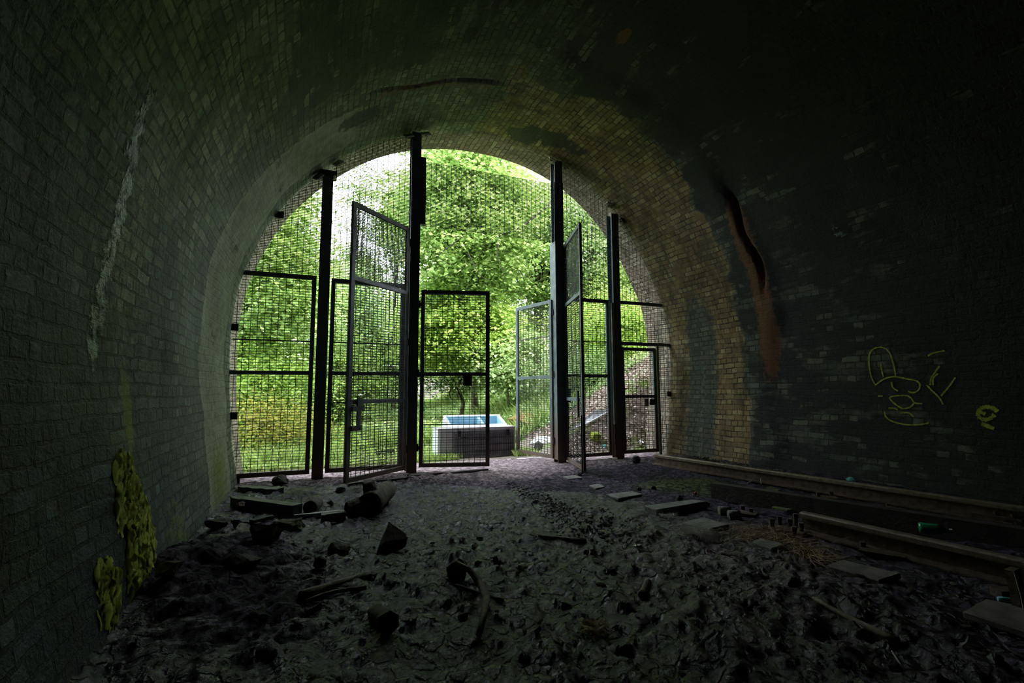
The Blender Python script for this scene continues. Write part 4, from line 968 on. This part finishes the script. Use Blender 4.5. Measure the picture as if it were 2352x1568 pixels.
# vegetation ------------------------------------------------------
def cloud(rs, n_cl, per, ctr, rad, flat=.35, cl_r=.7, shell=.55):
    v = rs.randn(n_cl, 3); v /= np.linalg.norm(v, axis=1)[:, None]; r = (shell+(1-shell)*rs.rand(n_cl))**1.0
    cc = np.array(ctr)+v*r[:, None]*np.array(rad)
    q = rs.randn(n_cl, per, 3)*np.array([cl_r, cl_r, cl_r*flat])*.6; q[..., 2] -= (q[..., 0]**2+q[..., 1]**2)*.25/cl_r
    return cc, (cc[:, None, :]+q).reshape(-1, 3)
def tree(name, label, cat, x, y, ctr, rad, n_cl, per, size, kind, seed, r0=.14, lobed=False, cl_r=.7, trunk='trunk', branches=14, group=None, lean=(0, 0), shell=.45, flat=.35, tilt=.55, clip=None):
    rs = np.random.RandomState(seed); z0 = OH(x, y)-.1
    t = thing(name, label, cat, (x, y, z0), 0, group)
    cc, pts = cloud(rs, n_cl, per, ctr, rad, flat, cl_r, shell)
    if clip is not None: pts = pts[clip(pts)]
    gzv = oh(pts[:, 0], pts[:, 1]); pts = pts[(pts[:, 2] > gzv+.03) & (pts[:, 1] > 10.6)]
    V, F = leaves(pts-np.array([x, y, z0]), size, seed+1, tilt, lobed=lobed)
    mknp('foliage', V, F, LEAFS[kind], t)
    if r0:
        top = Vector((ctr[0]+lean[0]-x, ctr[1]+lean[1]-y, ctr[2]+rad[2]*.55-z0)); m_ = MB(); k = 9; tp = []
        for i in range(k+1):
            f = i/k; tp.append(Vector((top.x*f**1.4, top.y*f**1.4, top.z*f))+Vector((rs.randn(), rs.randn(), 0))*.05*(f > 0))
        m_.tube(tp, [r0*(1.25 if i == 0 else 1)*(1-.75*i/k) for i in range(k+1)], 9, wob=.08, seed=seed); m_.build('trunk', M[trunk], t, True)
        bm_ = MB()
        for j in range(min(branches, n_cl)):
            e = Vector(cc[j])-Vector((x, y, z0)); a = tp[min(k-1, max(2, int(k*(.3+.5*rs.rand()))))]
            mid = a.lerp(e, .5)+Vector((0, 0, .12*(e-a).length)); bm_.tube([a, mid, e], [r0*.28, r0*.18, r0*.06], 5, seed=j)
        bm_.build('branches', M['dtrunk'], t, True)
    return t
# sky gap clip: keep the opening over the left-middle of the arch free
def gap(lo, hi, elev):
    def f(p):
        az = np.degrees(np.arctan2(p[:, 0], p[:, 1])); el = np.degrees(np.arctan2(p[:, 2]-EYE, np.hypot(p[:, 0], p[:, 1])))
        return ~((az > lo) & (az < hi) & (el > elev))
    return None
tree('sycamore_tree', 'leafy sycamore on the left bank behind the left bay', 'tree', -2.6, 15.5, (-1.9, 15.5, 5.0), (2.3, 2.6, 4.0), 280, 120, .13, 'syc', 1, .12, True)
tree('bush', 'pale green bush low behind the left bay', 'bush', -1.4, 14.0, (-1.2, 14.2, 1.6), (1.5, 1.4, 1.4), 90, 80, .13, 'lime', 2, .04)
tree('bush', 'tangled bramble with yellowing leaves at the left jamb', 'bush', -1.2, 12.4, (-.9, 12.6, .75), (1.1, .8, .7), 60, 70, .10, 'yel', 3, .03)
tree('bush', 'dark green bush behind the second mesh panel', 'bush', .6, 17.5, (.7, 17.5, 2.0), (1.5, 1.5, 1.7), 110, 80, .14, 'dark', 4, .05)
tree('young_tree', 'slender young tree with light crown under the sky gap', 'tree', 1.1, 22, (1.1, 22, 4.6), (1.9, 1.7, 2.6), 170, 80, .16, 'pale', 5, .08, shell=.2)
tree('young_tree', 'sparse twiggy treetop showing against the white sky', 'tree', 1.9, 26, (2.1, 26, 7.6), (2.4, 1.6, 3.8), 115, 60, .16, 'dark', 6, .10, shell=.1, cl_r=.6)
tree('sycamore_tree', 'overhanging tree whose leafy crown fills the sky right of the tall post', 'tree', 6.3, 19.5, (5.0, 16.8, 8.2), (2.5, 2.6, 3.6), 360, 130, .135, 'syc', 7, .16, True, branches=30, trunk='trunk')
tree('sycamore_tree', 'bright sycamore sprays filling the open gateway at mid height', 'tree', 5.4, 18.5, (4.9, 17.5, 3.9), (2.1, 1.9, 1.7), 200, 130, .13, 'lime', 8, .10, True)
tree('young_tree', 'highest thin sprigs of leaves crossing the white sky', 'tree', 1.3, 24.5, (1.9, 24, 11.2), (1.5, 1.0, 1.7), 34, 46, .15, 'dark', 62, .06, shell=.1, cl_r=.55, branches=34)
tree('young_tree', 'dark leafy branch-end hanging against the sky left of the tall post', 'tree', 3.2, 21.5, (3.0, 20, 8.9), (.75, .8, 2.2), 60, 60, .15, 'dark', 61, .07, True, shell=.1, cl_r=.5)
tree('bush', 'pale leafy bush at the right edge of the open gateway', 'bush', 6.6, 16.5, (6.5, 16.3, 2.7), (1.3, 1.3, 1.3), 90, 80, .13, 'pale', 9, .05, True)
tree('sycamore_tree', 'tall pale-trunked tree seen above the outward right leaf', 'tree', 9.0, 19, (8.7, 18.6, 7.6), (2.6, 2.4, 3.6), 180, 110, .14, 'syc', 10, .20, True, branches=20)
tree('tall_tree', 'slim grey-trunked tree behind the right mesh bay', 'tree', 10.4, 17, (10.4, 17, 8.0), (2.0, 2.0, 3.2), 120, 80, .16, 'pale', 11, .13)
tree('tall_tree', 'slim grey tree furthest right behind the small door', 'tree', 12.3, 17.5, (12.2, 17.3, 7.0), (2.2, 2.0, 3.6), 130, 80, .16, 'dark', 12, .12)
tree('bush', 'broad green undergrowth on the bank behind the right bays', 'bush', 10.2, 14.6, (10.0, 14.8, 3.8), (2.4, 1.8, 1.5), 170, 80, .12, 'lime', 13, .04)
tree('bush', 'ivy-green undergrowth high on the right bank', 'bush', 11.5, 15.5, (11.6, 15.8, 5.2), (2.4, 2.0, 1.5), 120, 80, .13, 'syc', 14, .04)
tree('bush', 'low leafy growth at the top of the littered bank', 'bush', 8.4, 13.9, (8.3, 14.0, 2.35), (1.3, .9, .6), 90, 60, .09, 'pale', 15, .03)
tree('bush', 'dark thicket behind the glade in the gateway', 'bush', 6.4, 24, (6.6, 24, 3.2), (2.6, 1.6, 1.8), 140, 80, .16, 'dark', 16, .05)
tree('bush', 'green thicket behind the grassy path, left of the fridge', 'bush', 3.4, 22.5, (3.3, 22.5, 2.9), (1.9, 1.4, 1.7), 130, 80, .15, 'syc', 17, .05)
far = [(-9, 26, 7, 3.4, 5.2, 'syc', 'left'), (-4.5, 30, 7.0, 3.6, 5.2, 'lime', 'left-centre'), (.2, 33, 5.6, 3.4, 4.6, 'dark', 'behind the sky gap'), (4.2, 36, 5.4, 3.6, 4.6, 'pale', 'under the sky gap'),
       (9.5, 30, 9, 3.6, 6.5, 'syc', 'centre'), (14.5, 32, 9, 3.8, 7, 'dark', 'right-centre'), (20, 30, 9.5, 4, 7, 'syc', 'right'), (26, 30, 10, 4.2, 7, 'pale', 'far right'), (18, 23, 8.5, 3, 5, 'lime', 'on the right bank')]
flab = ['distant full tree at the far left beyond the cutting', 'distant bright green tree behind the left bay', 'distant dark tree under the left of the sky gap', 'distant pale low tree under the right of the sky gap',
        'distant tall green tree behind the open gateway', 'distant dark tall tree behind the right gateway post', 'distant tree behind the right mesh bay', 'distant pale tree at the far right', 'lime green tree standing high on the right bank']
for k, (x, y, zc, rx, rz_, kd, _) in enumerate(far):
    tree('distant_tree', flab[k], 'tree', x, y, (x, y, zc), (rx, rx*.8, rz_), 150, 80, .26, kd, 30+k, .18, cl_r=1.1, group='trees beyond the cutting')
# slender trunks on the bank
for k, (px, y, hgt, lx_, lb) in enumerate(((1345, 17.8, 11, .3, 'bare slender trunk left of its neighbour behind the right leaf'), (1372, 18.6, 11, -.2, 'bare slender trunk behind the right mesh bay'), (1398, 17.0, 11, .2, 'bare slender trunk just left of the last post'),
                                         (1165, 26, 6, -1.2, 'thin leaning sapling trunk in the gateway glade'), (1180, 24, 5.5, -1.9, 'pale leaning dead stem right of the glade sapling'))):
    g_ = onY(px, 800, y); z0 = OH(g_.x, y)-.1; t = thing('sapling_trunk', lb, 'tree trunk', (g_.x, y, z0))
    r_ = .10 if k < 3 else .07
    MB().tube([(lx_*f*f, 0, hgt*f) for f in np.linspace(0, 1, 8)], [r_*(1-.6*f) for f in np.linspace(0, 1, 8)], 8, wob=.06, seed=k).build('stem', M['trunk'], t, True)
    rs = np.random.RandomState(80+k); c = np.stack([rs.randn(260)*.9+lx_, rs.randn(260)*.9, hgt*.9+rs.randn(260)*.8], -1); V, F = leaves(c, .16, k, .5); mknp('foliage', V, F, LEAFS['syc'], t)
# dark overhanging bough in the gateway
pp = [onY(1000, 590, 14.5), onY(1060, 545, 14.5), onY(1140, 545, 14.6), onY(1200, 520, 14.8), onY(1262, 470, 15.2), onY(1330, 420, 16)]
t = thing('hanging_bough', 'dark curved bough hanging across the upper gateway', 'branch', (0, 0, 0))
b = MB(); b.tube(pp, [.012, .02, .03, .035, .045, .06], 7, wob=.1); b.tube([onY(1145, 545, 14.6), onY(1142, 590, 14.5), onY(1160, 640, 14.4)], [.025, .018, .008], 6); b.tube([onY(1075, 580, 14.4), onY(1100, 630, 14.4), onY(1120, 645, 14.4)], [.015, .012, .006], 6)
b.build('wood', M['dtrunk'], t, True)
rs = np.random.RandomState(90); c = np.array([pp[rs.randint(5)].lerp(pp[rs.randint(1, 6)], rs.rand())+Vector((rs.randn()*.35, rs.randn()*.3, rs.randn()*.22)) for _ in range(600)])
V, F = leaves(c, .13, 91, .5, lobed=True); mknp('foliage', V, F, LEAFS['syc'], t)

# ground cover
def cover(name, label, cat, n, xr, yr, mat, size, seed, lift=.02, tilt=.5, cond=None, up=0):
    rs = np.random.RandomState(seed); x = rs.uniform(*xr, n); y = yr[0]+(yr[1]-yr[0])*rs.rand(n)**1.3; k = np.ones(n, bool) if cond is None else cond(x, y)
    x, y = x[k], y[k]; c = np.stack([x, y, oh(x, y)+lift+up*rs.rand(len(x))], -1); V, F = leaves(c, size, seed, tilt)
    return tag(mknp(name, V, F, mat), label, cat, kind='stuff')
cover('leaf_litter', 'brown fallen leaves covering the bank outside the right bays', 'leaf litter', 16000, (5.0, 13), (10.4, 15.5), M['litter'], .10, 5, .02, .45, lambda x, y: (x > 5.3+fbm(x, y, 3)*.8) & ((fbm(x*1.2, y*1.2, 8) > .40) | (x < 8)))
cover('ground_ivy', 'green ivy leaves creeping over the right bank', 'ivy', 22000, (5.5, 16), (12.6, 24), LEAFS['pale'], .11, 6, .05, .6, lambda x, y: fbm(x*.9, y*.9, 18) > .40, .12)
cover('undergrowth', 'mixed green undergrowth over the left bank and path edges', 'undergrowth', 22000, (-6, 1.3), (11.8, 24), LEAFS['lime'], .10, 7, .04, .7, lambda x, y: (fbm(x*.9, y*.9, 28) > .35), .28)
cover('undergrowth', 'taller green plants around the glade in the gateway', 'undergrowth', 20000, (1.2, 8), (14.5, 26), LEAFS['pale'], .12, 8, .04, .8, lambda x, y: (fbm(x*.9, y*.9, 38) > .38), .45)
def grass(label, n, xr, yr, seed, h, cond=None):
    rs = np.random.RandomState(seed); x = rs.uniform(*xr, n); y = yr[0]+(yr[1]-yr[0])*rs.rand(n)**1.4
    if cond is not None: k = cond(x, y); x, y = x[k], y[k]
    n = len(x); z = oh(x, y); a = rs.rand(n)*6.28; hh = h*rs.uniform(.4, 1.3, n); w = .012; dx, dy = np.cos(a)*w, np.sin(a)*w; bx, by = rs.randn(n)*.35*hh, rs.randn(n)*.35*hh
    V = np.stack([np.stack([x-dx, y-dy, z-.02], -1), np.stack([x+dx, y+dy, z-.02], -1), np.stack([x+bx*.4+dx*.6, y+by*.4+dy*.6, z+hh*.6], -1), np.stack([x+bx, y+by, z+hh], -1)], 1).reshape(-1, 3)
    F = np.arange(n*4).reshape(-1, 4); return tag(mknp('grass', V, F, LEAFS['grass']), label, 'grass', kind='stuff')
grass('short grass on the path just outside the screen', 26000, (-1.5, 5), (10.5, 15), 3, .13, lambda x, y: (fbm(x*1.1, y*1.1, 48)+.04*(y-11) > .42+.16*np.exp(-((x-3.9)/1.2)**2)))
grass('long pale grass in the glade beyond the fridge', 30000, (.5, 7.5), (13, 27), 4, .42)
grass('long grass tangled at the foot of the left bank', 9000, (-3.5, .6), (11.0, 15), 5, .30)
